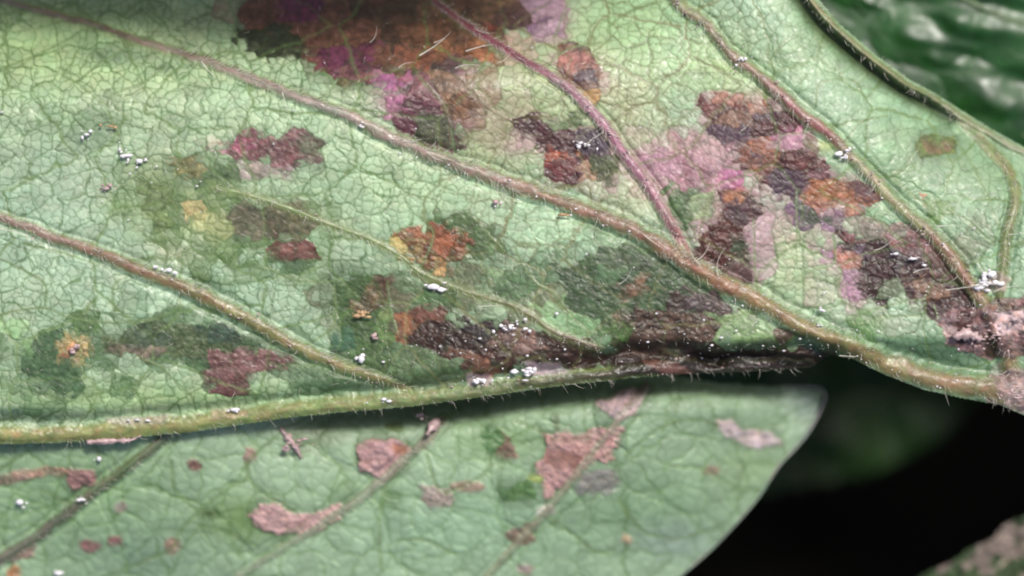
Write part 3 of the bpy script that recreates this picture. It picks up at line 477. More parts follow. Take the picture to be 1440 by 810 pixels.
# dark turned-under band along the upper right margin, fold shade put into its colour
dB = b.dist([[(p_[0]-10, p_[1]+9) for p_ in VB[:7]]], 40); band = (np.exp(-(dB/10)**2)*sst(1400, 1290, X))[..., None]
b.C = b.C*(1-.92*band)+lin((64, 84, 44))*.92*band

G_ = [(0, (150, 132, 112)), (.12, (116, 96, 76)), (.2, (150, 132, 112)), (.3, (170, 156, 142)), (.42, (166, 144, 126)), (.52, (160, 126, 102)), (.6, (146, 102, 82)), (.66, (150, 104, 76)), (.72, (146, 118, 72)), (.8, (138, 124, 70)), (.88, (142, 116, 78)), (1, (142, 128, 80))]
for k_, t_ in enumerate(T3):
    red = 580 < t_[0][0] < 730 and t_[0][1] < 180; n_ = len(t_)
    b.vein('t%d' % k_, 'veinlet', [(x_, y_, 3.6 if 0 < i_ < n_-1 else 2.6) for i_, (x_, y_) in enumerate(t_)], [(0, (116, 70, 66) if red else (104, 134, 74)), (1, (112, 66, 60) if red else (110, 138, 80))], hgt=.18, par=1, al=.55, seed=400+k_*7, idw=.9)
b.vein('VB', 'leaf_margin', VB, [(0, (150, 152, 104)), (.3, (138, 146, 96)), (.5, (118, 126, 78)), (.8, (156, 166, 130)), (1, (156, 166, 130))], label='pale rolled edge of the leaf', seed=8, hgt=.9)
b.vein('VH', 'minor_vein', VH, [(0, (130, 150, 84)), (.5, (124, 140, 82)), (.8, (110, 108, 60)), (1, (104, 70, 56))], seed=7, al=.85)
b.vein('VC', 'lateral_vein', VC, [(0, (140, 148, 110)), (.4, (134, 142, 86)), (1, (126, 138, 78))], seed=4)
b.vein('VE', 'lateral_vein', VE, [(0, (130, 60, 60)), (.3, (134, 62, 80)), (.5, (176, 126, 140)), (.7, (160, 98, 122)), (1, (160, 104, 96))], label='purple red side vein forking off the midrib', seed=2, edge=(170, 140, 130))
b.vein('VA', 'lateral_vein', VA, [(0, (150, 152, 110)), (.18, (140, 116, 90)), (.32, (146, 100, 92)), (.42, (152, 84, 84)), (.5, (176, 170, 130)), (.62, (150, 150, 96)), (.75, (140, 98, 74)), (.88, (128, 108, 66)), (1, (140, 124, 80))], seed=3)
b.vein('VF', 'lateral_vein', VF, [(0, (158, 130, 116)), (.15, (154, 122, 108)), (.4, (138, 110, 78)), (.6, (142, 128, 74)), (1, (140, 138, 80))], seed=5)
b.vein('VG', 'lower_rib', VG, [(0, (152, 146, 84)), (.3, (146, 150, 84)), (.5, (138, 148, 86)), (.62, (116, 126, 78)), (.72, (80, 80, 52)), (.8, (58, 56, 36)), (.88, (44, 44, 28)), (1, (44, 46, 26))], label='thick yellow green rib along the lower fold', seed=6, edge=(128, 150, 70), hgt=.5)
b.vein('VD', 'midrib', VD, G_, seed=1, hgt=.34)
b.ls2 = b.ls.copy(); b.ls[:] = 0
p([(1318, 448), (1350, 436), (1380, 444), (1400, 424), (1445, 420), (1450, 500), (1420, 498), (1395, 506), (1365, 492), (1330, 480)], (138, 108, 104), 'crumbs', rough=2.6, mott=1.0, a=.85, snap=.3)
p([(1345, 440), (1375, 446), (1368, 462), (1340, 458)], (92, 64, 58), snap=.3, rough=1.5); p([(1400, 440), (1440, 436), (1440, 462), (1405, 466)], (190, 160, 158), snap=.2, mott=.7, rough=2.4); p([(1325, 462), (1345, 460), (1350, 476), (1328, 478)], (184, 152, 148), snap=.2, mott=.6, rough=2)
p([(1385, 392), (1400, 384), (1420, 392), (1412, 408), (1385, 408)], (196, 172, 160), 'crumbs', rough=1.6, mott=.5, a=.85, snap=.1)
p([(1395, 535), (1420, 520), (1460, 530), (1460, 590), (1420, 575)], (168, 140, 138), 'crumbs', rough=2.2, mott=.5, a=.85, snap=.1)
p([(1342, 468), (1362, 472), (1358, 482), (1344, 480)], (74, 48, 44), snap=.1); p([(1388, 470), (1402, 474), (1396, 500), (1386, 496)], (84, 70, 48), snap=.1)
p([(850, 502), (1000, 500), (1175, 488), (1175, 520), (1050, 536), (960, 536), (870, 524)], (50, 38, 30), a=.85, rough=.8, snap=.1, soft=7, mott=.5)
p([(905, 508), (950, 512), (970, 524), (930, 522)], (124, 86, 72), rough=.6, snap=.1, a=.8); p([(740, 512), (790, 512), (800, 526), (745, 526)], (178, 150, 158), rough=1.2, snap=.1, a=.75); p([(655, 528), (690, 528), (692, 540), (660, 542)], (172, 146, 146), rough=1., snap=.1, a=.7)
p([(150, 588), (235, 586), (235, 594), (155, 597)], (186, 168, 150), rough=.7, snap=.1, a=.6, mott=.6); p([(300, 578), (350, 576), (345, 585), (300, 588)], (180, 150, 118), rough=.6, snap=.1, a=.6); p([(1000, 388), (1040, 402), (1030, 412), (1002, 400)], (172, 112, 84), rough=.5, snap=.1, a=.6)
crust = np.clip(b.ls, 0, 1); b.ls = np.maximum(b.ls, b.ls2)
Z = zmain(X, Y)
cell = np.sqrt(np.clip(b.w3/4.6, 0, 1)); cell2 = np.sqrt(np.clip(b.w2/12, 0, 1)); cell1 = np.clip(b.w1/30, 0, 1)**.6
sharp = 1-.4*sst(1000, 1200, X)*sst(380, 200, Y)
Z = Z+.004*cell*(.3+1.4*b.i3)*(1-.2*les)*sharp+.004*cell2*(1-.3*les)+.012*cell1
Z = Z+.014*(fbm(X/30, Y/24, 150, 3)-.5)+b.dz
cr = fbm(X/7, Y/5.5, 160, 4)-.5; rid = 1-np.abs(2*fbm(X/12, Y/8, 170, 4)-1)
Z = Z+b.rough*(.026*cr+.016*(rid-.8)+.03*(fbm(X/16, Y/11, 163, 3)-.5))+.006*(fbm(X/3.5, Y/3, 180, 2)-.5)
sm = 1-.75*np.clip(b.vm, 0, 1)*(1-crust)
Z = zmain(X, Y)+(Z-zmain(X, Y))*sm+b.vz-.18*b.vgroove
Z = Z-.22*np.exp(-(dB/8)**2)*sst(1400, 1290, X)
outline = [(-90, 629)]+[(q_[0], q_[1]+q_[2]*.56) for q_ in VG[1:]]+[(1168, 500), (1200, 506), (1247, 529), (1300, 549), (1355, 561), (1405, 570), (1530, 622), (1600, 300), (1524, 242), (1444, 208), (1390, 178), (1350, 153), (1315, 130), (1279, 111), (1234, 78), (1181, 33), (1149, -5), (1131, -80), (-90, -80)]
keep = inpoly(X, Y, outline) > 0
leaf = thing('spotted_leaf', 'large pale green leaf underside full of dark purple and rusty brown spots', 'leaf')
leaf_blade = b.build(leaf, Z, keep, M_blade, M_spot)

vd, ve, va, vc, vf, vg, vh, vb = [b.obj[k_] for k_ in ('VD', 'VE', 'VA', 'VC', 'VF', 'VG', 'VH', 'VB')]
# fine hairs: the fuzz of each vein in one mesh
fuzz('hair', VD[5:], zmain, vd, 560, ln=(8, 26), side=-1); fuzz('hair', VD[5:], zmain, vd, 160, ln=(6, 16), side=1)
fuzz('hair', VE, zmain, ve, 220, ln=(6, 18)); fuzz('hair', VA, zmain, va, 280, ln=(6, 20)); fuzz('hair', VF, zmain, vf, 320, ln=(6, 18), side=-1)
fuzz('hair', VG, zmain, vg, 220, ln=(5, 13), side=-1, lift=.02); fuzz('hair', VG, zmain, vg, 160, ln=(6, 18), side=1); fuzz('hair', VB, zmain, vb, 120, ln=(6, 14)); fuzz('hair', VC, zmain, vc, 120, ln=(5, 14)); fuzz('hair', VH, zmain, vh, 160, ln=(5, 12))
sp = []
for _ in range(2000):
    x = random.uniform(0, 1440); y = random.uniform(0, 560)
    if inpoly(np.array([x]), np.array([y]), outline)[0] < 6: continue
    if random.random() > .3+.7*math.exp(-((y-430)/120)**2)*(.4+.6*(x/1440)): continue
    z = float(zmain(np.array([x]), np.array([y]))[0])+.10
    sp.append((x, y, z, random.uniform(0, 6.28), random.uniform(4, 12), random.uniform(0, .08), random.uniform(-.6, .6), random.uniform(.12, .26)))
V_, F_ = hairs_mesh(sp); o = mesh_obj('hair', V_, F_, M_hair, leaf_blade); o['kind'] = 'stuff'
# the hairs long enough to be followed singly
def zr(x, y, up=.1): return float(zmain(np.array([float(x)]), np.array([float(y)]))[0])+up
for (x, y, an, ln, cu, rr) in [(283, 86, -.95, 34, .1, .8), (397, 130, -1.3, 24, .1, .7), (822, 206, .8, 28, -.1, .9), (1042, 184, .5, 20, .3, .7), (590, 78, .5, 44, .1, 1.2), (655, 72, .35, 40, -.1, 1.0), (980, 366, .5, 34, .5, .8), (985, 372, 2.6, 30, -.5, .8),
                              (1010, 388, 1.9, 42, -.6, .7), (672, 431, .05, 36, .0, .8), (1360, 404, .18, 60, -.1, .9), (1330, 408, .14, 70, 0, .8), (1318, 318, .02, 22, 0, .9), (0, 322, -.1, 60, -.2, .7), (870, 400, .4, 30, .5, .6), (1180, 500, -.1, 66, .1, .7), (600, 214, -.7, 26, .2, .7), (610, 60, .2, 30, .4, .7), (560, 96, .9, 26, -.6, .6), (640, 96, .5, 34, -.4, .7), (700, 88, .2, 26, .5, .6), (520, 60, .6, 26, .6, .6), (668, 40, -.6, 30, .4, .6), (1230, 352, .2, 34, .4, .7), (1284, 384, .6, 28, -.4, .7), (1058, 318, .4, 24, .3, .6), (1400, 392, 2.4, 30, .3, .7), (1398, 410, .5, 34, -.3, .7), (1418, 330, .1, 24, 0, .6), (540, 300, .5, 20, .4, .5), (905, 330, -.7, 34, .1, .8)]:
    V_, F_ = hairs_mesh([(x, y, zr(x, y, .14), an, ln, .05, cu, rr)]); mesh_obj('long_hair', V_, F_, M_hair, leaf_blade)

# ================================================================ THE LOWER LEAF
def zlow(x, y):
    yg = np.interp(x, [p[0] for p in VG], [p[1] for p in VG])
    return -.62-.8*np.exp(-(np.maximum(y-yg, 0)/30)**2)*sst(330, 640, x)-.0018*(np.maximum(y-yg, 0))-1.0*sst(820, 1180, x)+.10*np.sin(x/150+1)*np.cos(y/90)-.25*sst(640, 900, y)
L = Blade(-70, 1190, 500, 960, 1.9, 201)
L.nets((170, 120), (58, 46), (20, 15), 211); X, Y = L.X, L.Y
L.C[:] = lin((158, 188, 148))
for q in [(100, 700, 160, 90, (136, 172, 122)), (960, 600, 150, 70, (144, 174, 136)), (650, 740, 180, 60, (140, 176, 138)), (900, 720, 120, 60, (126, 160, 118)), (200, 780, 110, 40, (122, 152, 120)), (345, 730, 60, 34, (112, 146, 72), .85), (295, 722, 16, 9, (76, 102, 50), .95),
          (700, 620, 60, 30, (134, 170, 112)), (1060, 660, 50, 40, (142, 170, 116), .6), (950, 760, 60, 30, (136, 160, 140)), (440, 610, 50, 22, (92, 104, 62), .6), (490, 690, 24, 26, (108, 138, 84), .6), (550, 700, 20, 14, (96, 134, 70), .7), (1130, 560, 30, 40, (166, 186, 170), .7)]:
    L.blob(*q)
L.C *= (1+.12*(L.i3-.5)+.14*(L.i2-.5)+.2*(fbm(X/40, Y/32, 290)-.5))[..., None]
L.soft_rim = True; q = L.paint; PK = (166, 132, 128)
q([(500, 628), (527, 618), (555, 621), (580, 637), (572, 656), (540, 669), (511, 663)], (190, 148, 146), 'a', rough=1.2, dz=.07, mott=.3, snap=.2, label='round rosy brown crust beside the second vein'); q([(553, 626), (566, 628), (568, 638), (556, 636)], (190, 120, 84), 'a', snap=.1)
q([(577, 632), (598, 608), (620, 590), (624, 600), (604, 622), (584, 642)], (166, 136, 128), 'a', rough=.8, dz=.04, snap=.2)
q([(767, 613), (813, 610), (867, 600), (858, 637), (833, 655), (813, 673), (793, 695), (760, 698), (760, 657), (768, 640)], (190, 146, 140), 'b', rough=1.3, dz=.05, mott=.3, snap=.3, label='large rosy brown felted crust in the middle of the lower leaf'); q([(768, 636), (800, 636), (830, 642), (800, 660), (768, 652)], (150, 108, 94), 'b', snap=.2)
q([(843, 572), (873, 550), (910, 548), (892, 576), (867, 588)], (204, 172, 174), 'c', rough=1.2, dz=.06, snap=.2, label='rosy crust right under the rib'); q([(697, 603), (720, 618), (727, 640), (707, 642)], (146, 108, 96), 'd', rough=.8, dz=.03, snap=.2)
q([(588, 683), (610, 682), (634, 700), (627, 711), (603, 711)], (166, 144, 136), 'e', rough=.8, dz=.04, snap=.2); q([(823, 673), (857, 667), (862, 694), (820, 691)], (140, 116, 128), 'f', a=.8, rough=.5, snap=.3); q([(703, 686), (740, 682), (744, 700), (710, 702)], (92, 122, 82), 'g', snap=.3, label='small dark green soaked spot')
q([(352, 726), (368, 714), (390, 714), (417, 724), (450, 722), (482, 708), (478, 728), (437, 750), (400, 749), (365, 743)], (196, 156, 152), 'h', rough=1, dz=.06, snap=.15, mott=.2, label='long tongue shaped rosy crust'); q([(90, 661), (133, 664), (132, 680), (102, 688)], (160, 118, 112), 'i', rough=1.3, dz=.08, snap=.1, label='small rust coloured crust with a thin trail')
q([(-10, 684), (-10, 672), (23, 662), (60, 657), (92, 660), (92, 668), (60, 669), (26, 674)], (168, 126, 112), 'i', rough=1, dz=.04, snap=.1, mott=.4); q([(5, 781), (33, 763), (50, 766), (42, 783), (17, 789)], (160, 124, 116), 'j', rough=1.2, dz=.06, snap=.1)
for (x, y, rx, ry, c) in [(128, 768, 11, 6, (156, 108, 104)), (163, 761, 8, 5, (156, 108, 104)), (272, 657, 8, 5, (140, 108, 92)), (353, 640, 10, 10, (156, 130, 118)), (20, 805, 10, 7, (186, 130, 90)), (170, 713, 12, 5, (164, 150, 136)), (242, 768, 7, 8, (160, 130, 110)), (660, 684, 20, 4, (160, 138, 116)), (752, 672, 12, 6, (158, 166, 104)),
                        (768, 718, 13, 6, (190, 186, 170)), (735, 757, 18, 9, (136, 122, 100)), (748, 742, 9, 7, (112, 112, 90)), (690, 616, 12, 20, (102, 134, 94)), (785, 595, 5, 12, (120, 130, 104)), (740, 800, 12, 6, (170, 150, 142)), (1002, 662, 8, 5, (170, 140, 120)), (555, 600, 12, 5, (130, 140, 100)), (880, 760, 8, 4, (170, 150, 120)), (210, 600, 40, 8, (90, 120, 80))]:
    q([(x+rx*math.cos(t), y+ry*math.sin(t)) for t in np.linspace(0, 5.6, 9)], c, rough=.8, dz=.02, snap=.15, soft=2.5)
q([(1005, 592), (1030, 588), (1048, 606), (1087, 613), (1095, 622), (1050, 626), (1022, 612)], (208, 186, 186), 'k', rough=1, dz=.05, snap=.15, label='pale pink streaked crust near the tip side')
W1 = [(-60, 840, 14), (0, 787, 14), (50, 755, 14), (110, 708, 14), (160, 670, 13), (200, 640, 13), (235, 612, 13)]
W2 = [(280, 845, 9), (330, 815, 9), (393, 774, 9), (433, 750, 9), (480, 719, 10), (507, 700, 11), (540, 673, 12), (587, 630, 12), (622, 590, 12)]
W3 = [(640, 860, 10), (680, 815, 10), (733, 757, 10), (770, 717, 9), (813, 663, 9), (857, 607, 9), (880, 577, 9), (910, 540, 9)]
TL = [[(347, 653), (347, 673), (313, 693), (280, 720), (253, 747), (243, 770), (200, 790), (140, 815)], [(395, 610), (367, 630), (347, 653)], [(347, 673), (383, 703), (413, 720)], [(280, 740), (320, 748), (360, 768)], [(540, 680), (533, 747), (536, 800)], [(627, 693), (660, 680), (687, 660), (690, 640)],
      [(773, 727), (807, 753), (840, 777), (863, 773)], [(870, 703), (887, 727), (910, 750), (960, 757), (1010, 740)], [(240, 650), (247, 690), (280, 720)], [(725, 592), (750, 602), (775, 610)], [(1010, 600), (980, 590), (930, 600), (880, 640)], [(0, 660), (30, 640), (60, 620)], [(60, 690), (90, 705), (110, 708)], [(600, 640), (612, 680), (627, 693)], [(940, 655), (990, 660), (1040, 690)], [(640, 780), (600, 760), (560, 760)]]
dT = L.dist(TL, 24); dM = L.dist([W1, W2, W3], 50)
l3 = np.exp(-(L.w3/1.5)**2); l2 = np.exp(-(L.w2/2.2)**2); l1 = np.exp(-(L.w1/2.6)**2); lT = np.exp(-(dT/3.0)**2); les = np.clip(L.ls, 0, 1)
line = 1-(1-.28*l3)*(1-.48*l2*(.5+fbm(X/60, Y/50, 231)))*(1-.5*l1)*(1-.2*lT); k = line[..., None]*(1-.5*les[..., None]); L.C *= (1-k)+k*(lin((88, 128, 62))/lin((134, 170, 130)))
L.C *= (1+.12*(fbm(X/4, Y/3.2, 240, 3)-.5))[..., None]
for k_, t_ in enumerate(TL): L.vein('t%d' % k_, 'veinlet', [(x_, y_, 5.5) for x_, y_ in t_], [(0, (112, 142, 82)), (1, (112, 142, 82))], hgt=.12, par=1, al=.45, seed=500+k_*5)
L.vein('W1', 'vein', W1, [(0, (126, 120, 104)), (.5, (112, 116, 92)), (.8, (104, 116, 72)), (1, (120, 126, 100))], label='dark grey hairy vein at the far left', seed=21, edge=(90, 112, 66), hgt=.6)
L.vein('W2', 'vein', W2, [(0, (146, 164, 130)), (.5, (142, 154, 122)), (.7, (154, 148, 128)), (1, (130, 124, 100))], seed=22, al=.85)
L.vein('W3', 'vein', W3, [(0, (146, 166, 124)), (.3, (152, 148, 120)), (.6, (156, 152, 124)), (1, (150, 130, 120))], seed=23, al=.7)
Z = zlow(X, Y)+.012*np.sqrt(np.clip(L.w3/6, 0, 1))*(.4+L.i3)+.014*np.sqrt(np.clip(L.w2/15, 0, 1))+.03*np.clip(L.w1/34, 0, 1)**.6
cr = fbm(X/8, Y/5.5, 260, 4)-.5; rid = 1-np.abs(2*fbm(X/12, Y/8, 270, 4)-1)
Z = Z+L.dz*.5+L.rough*(.06*cr+.03*(rid-.8))+b.vz[:0].sum()
Z = zlow(X, Y)+(Z-zlow(X, Y))*(1-.7*np.clip(L.vm, 0, 1))+L.vz-.25*L.vgroove
ML = [(1100, 543), (1158, 550), (1146, 592), (1120, 628), (1095, 655), (1065, 700), (1040, 730), (1000, 772), (950, 815), (880, 870), (820, 950)]
keepL = inpoly(X, Y, [(-80, 500), (880, 505), (930, 524), (1010, 538), (1100, 543)]+ML[1:]+[(820, 980), (-80, 980)]) > 0
low = thing('lower_leaf', 'pale green leaf tucked beneath the big spotted leaf, dotted with rosy brown crusts', 'leaf')
low_blade = L.build(low, Z, keepL, M_lower, M_felt, 'crust')
w1, w2, w3 = L.obj['W1'], L.obj['W2'], L.obj['W3']
mg = tube('leaf_margin', [(x_, y_, 3) for x_, y_ in ML], zlow, M_vein, low, [(0, (170, 164, 156)), (.2, (186, 180, 178)), (.4, (160, 176, 154)), (1, (140, 160, 140))], lift=0, seed=24)
fuzz('hair', W1, zlow, w1, 220, ln=(5, 14)); fuzz('hair', W2, zlow, w2, 120, ln=(5, 12))

# ================================================================ THE OTHER LEAVES
def simple_leaf(name, label, x0, x1, y0, y1, step, zf, poly, colf, m, relief, cat='leaf', group=None, ribs=(), rcol=(90, 110, 60)):
    t = thing(name, label, cat, group=group); B_ = Blade(x0, x1, y0, y1, step, 401); B_.nets((150, 110), (60, 50), (22, 17), 411)
    B_.C[:] = colf(B_); Z_ = zf(B_.X, B_.Y)+relief(B_); bl = B_.build(t, Z_, inpoly(B_.X, B_.Y, poly) > 0, m, m)
    for r_ in ribs: tube('vein', r_, lambda x, y: zf(x, y)+.02, M_vein if m is not M_gloss else m, t, [(0, rcol), (1, rcol)], seed=5, step=6)
    return t
def zdark(x, y): return -2.0+.07*(x-1120)/100-.09*(y-100)/100+.04*np.sin((y+.55*x)/38.0)-.25*sst(100, 300, y)
def cdark(B_):
    c = np.zeros(B_.X.shape+(3,)); c[:] = lin((32, 84, 28)); k = np.exp(-(B_.w1/4)**2)*.35; n = fbm(B_.X/60, B_.Y/30, 8)
    return c*(1-k[..., None]*.5)*(.55+.9*n)[..., None]
def rdark(B_):
    r_ = .05*np.clip(B_.w1/30, 0, 1)+.003*np.clip(B_.w2/16, 0, 1)+.10*(fbm(B_.X/120, B_.Y/60, 9, 2)-.5)
    # folds whose flanks face the sun
    for (gx, gy, rx, ry, am) in [(1300, 42, 36, 20, 0), (1395, 26, 66, 24, 0), (1422, 132, 50, 30, 0), (1335, 80, 32, 12, 0), (1238, 0, 26, 12, 0)]:
        u = (B_.X-gx)/rx; v = (B_.Y-gy)/ry; r_ = r_+np.exp(-(u*u+v*v)**2)*(-.22*(B_.X-gx)/100+.33*(B_.Y-gy)/100)
    return r_
simple_leaf('glossy_leaf', 'dark green shiny leaf with white sky glints in the upper right corner', 1040, 1900, -500, 420, 2.6, zdark, [(1050, -500), (1900, -500), (1900, 400), (1500, 380), (1300, 300), (1100, 150)], cdark, M_gloss, rdark,
            ribs=[[(1250, -60, 8), (1400, 20, 8), (1600, 90, 9)], [(1230, 190, 5), (1330, 178, 6), (1500, 200, 6)]], rcol=(70, 104, 48))
def zc(x, y): return -2.6-.12*np.sin(x/40)*np.cos(y/50)
def cc_(B_):
    n = fbm(B_.X/16, B_.Y/11, 77, 4)[..., None]; n2 = fbm(B_.X/30, B_.Y/22, 87, 3)[..., None]
    c = np.where(n2 > .52, lin((150, 132, 120)), lin((62, 88, 44))); return c*(.0+1.5*fbm(B_.X/7, B_.Y/5, 78, 4)[..., None])
simple_leaf('mottled_leaf', 'blurred leaf with rosy and green mottling in the lower right corner', 1270, 1800, 690, 1200, 3, zc, [(1262, 830), (1296, 806), (1336, 789), (1362, 770), (1392, 758), (1412, 736), (1440, 724), (1500, 700), (1800, 690), (1800, 1200), (1200, 1200)], cc_, M_felt,
            lambda B_: .14*(fbm(B_.X/12, B_.Y/9, 31)-.5)+.08*np.sqrt(np.clip(B_.w3/8, 0, 1)), ribs=[[(1390, 810, 6), (1440, 770, 7), (1520, 730, 8)]], rcol=(150, 130, 110))
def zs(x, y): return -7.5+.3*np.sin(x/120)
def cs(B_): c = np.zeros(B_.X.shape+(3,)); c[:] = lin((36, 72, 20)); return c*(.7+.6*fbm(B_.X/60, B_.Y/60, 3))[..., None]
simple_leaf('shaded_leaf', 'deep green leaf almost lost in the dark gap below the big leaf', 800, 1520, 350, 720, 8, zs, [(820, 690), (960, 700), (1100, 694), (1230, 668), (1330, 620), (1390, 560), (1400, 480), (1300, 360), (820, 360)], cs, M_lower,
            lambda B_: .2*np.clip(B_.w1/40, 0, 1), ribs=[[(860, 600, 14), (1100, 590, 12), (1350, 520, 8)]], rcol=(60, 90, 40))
# unseen leaves added to darken the gap and shade the top of the leaf
def cn(B_): c = np.zeros(B_.X.shape+(3,)); c[:] = lin((70, 110, 52)); return c*(.7+.6*fbm(B_.X/60, B_.Y/60, 3))[..., None]
def rn(B_): return .2*np.clip(B_.w1/40, 0, 1)+.1*np.clip(B_.w2/20, 0, 1)
def nb(label, x0, x1, y0, y1, z, poly): return simple_leaf('added_shade_leaf', label, x0, x1, y0, y1, 12, lambda x, y: z+.3*np.sin(x/130)*np.cos(y/110), poly, cn, M_lower, rn, group='unseen leaves added to block light')
nb('unseen green leaf added above the top left corner to shade the blade', -900, 1300, -1100, 40, 3.5, [(720+(x_-720)/.9125, 405+(y_-405)/.9125) for x_, y_ in [(-500, -180), (-100, -205), (105, -180), (255, -155), (405, -140), (555, -150), (705, -190), (825, -160), (905, -230), (880, -450), (500, -800), (-100, -800), (-600, -400)]])  # added leaf, outlined to cast the wanted shade on the blade
nb('unseen green leaf added beyond the top edge to darken the gap', -500, 1400, -1500, 300, -3.2, [(-400, 200), (-450, -600), (300, -1450), (1200, -1300), (1350, -300), (1100, 250), (300, 280)])
nb('unseen green leaf added low beyond the right edge to darken the gap', 1400, 3600, -600, 1000, -5.5, [(1450, 600), (1500, -200), (2400, -560), (3550, 0), (3300, 900), (2000, 960)])
nb('unseen green leaf added low beyond the lower right corner to darken the gap', 1300, 3300, 900, 2500, -6.5, [(1350, 1500), (1700, 950), (2600, 920), (3250, 1500), (2700, 2450), (1700, 2400)])
nb('unseen green leaf added low beyond the lower left corner to darken the gap', -1500, 900, 1000, 2600, -5.0, [(-1400, 1200), (-200, 1020), (850, 1100), (800, 2000), (0, 2550), (-1200, 2100)])
nb('unseen green leaf added beyond the right edge to darken the gap', 1460, 2700, 200, 1300, -2.0, [(1480, 560), (1600, 300), (2200, 220), (2680, 600), (2400, 1150), (1800, 1280), (1500, 900), (1490, 700)])
nb('unseen green leaf added beyond the lower edge to darken the gap', 600, 1900, 850, 1900, -4.2, [(640, 1000), (900, 880), (1300, 860), (1700, 1000), (1850, 1400), (1300, 1850), (800, 1700)])
nb('unseen green leaf added beyond the left edge to block light', -1500, -90, -100, 1300, -1.6, [(-1400, 200), (-900, -60), (-200, 0), (-95, 500), (-95, 900), (-500, 1250), (-1200, 1000)])

# ================================================================ GRIT AND FLAKES LYING ON THE LEAVES
def grit_mesh(parts, seed):
    """parts: angular lumps (dx, dy, dz, rx, ry, rz) in photo pixels around one centre"""
    r = random.Random(seed); V = []; F = []
    for (dx, dy, dz, rx, ry, rz) in parts:
        b0 = len(V); n = 8; rings = [(-.8, .55), (-.25, 1.0), (.35, .92), (.85, .45)]
        for (h_, rad) in rings:
            for k in range(n):
                a = 2*math.pi*(k+r.uniform(-.25, .25))/n; q_ = rad*r.uniform(.72, 1.2)
                V.append((dx+math.cos(a)*rx*q_, dy+math.sin(a)*ry*q_, dz+rz*(h_+r.uniform(-.15, .15))))
        for j in range(3):
            for k in range(n): F.append((b0+j*n+k, b0+j*n+(k+1) % n, b0+(j+1)*n+(k+1) % n, b0+(j+1)*n+k))
        V.append((dx, dy, dz+rz*r.uniform(.9, 1.25))); t = len(V)-1; V.append((dx, dy, dz-rz)); u = len(V)-1
        for k in range(0, n, 2):
            F.append((b0+3*n+k, b0+3*n+(k+1) % n, b0+3*n+(k+2) % n, t)); F.append((b0+(k+2) % n, b0+(k+1) % n, b0+k, u))
    return np.array(V)*S/100, np.array(F)
def grit(name, label, cat, x, y, zf, parts, m, seed, up=.06, group=None):
    k_ = .72; parts = [(a_*.9, b_*.9, c_, d_*k_*(.6+.8*random.random()), e_*k_*(.6+.8*random.random()), f_*k_) for (a_, b_, c_, d_, e_, f_) in parts]; parts += [(p_[0]+random.gauss(0, 9), p_[1]+random.gauss(0, 5), p_[2], p_[3]*.35, p_[4]*.35, p_[5]*.4) for p_ in parts]
    V, F = grit_mesh(parts, seed); z = float(zf(np.array([float(x)]), np.array([float(y)]))[0])+up
    o = mesh_obj(name, V, F, m, smooth=False); o.location = tuple(P(np.array(float(x)), np.array(float(y)), z)); tag(o, label, cat, group); return o
def clus(n, R, r0, r1, seed, flat=.6, sx=1.4):
    r = random.Random(seed); return [(r.gauss(0, R*.5)*sx, r.gauss(0, R*.4), r.uniform(0, r1*.6), r.uniform(r0, r1)*sx, r.uniform(r0, r1), r.uniform(r0, r1)*flat) for _ in range(n)]
GR = 'mineral grains on the leaves'
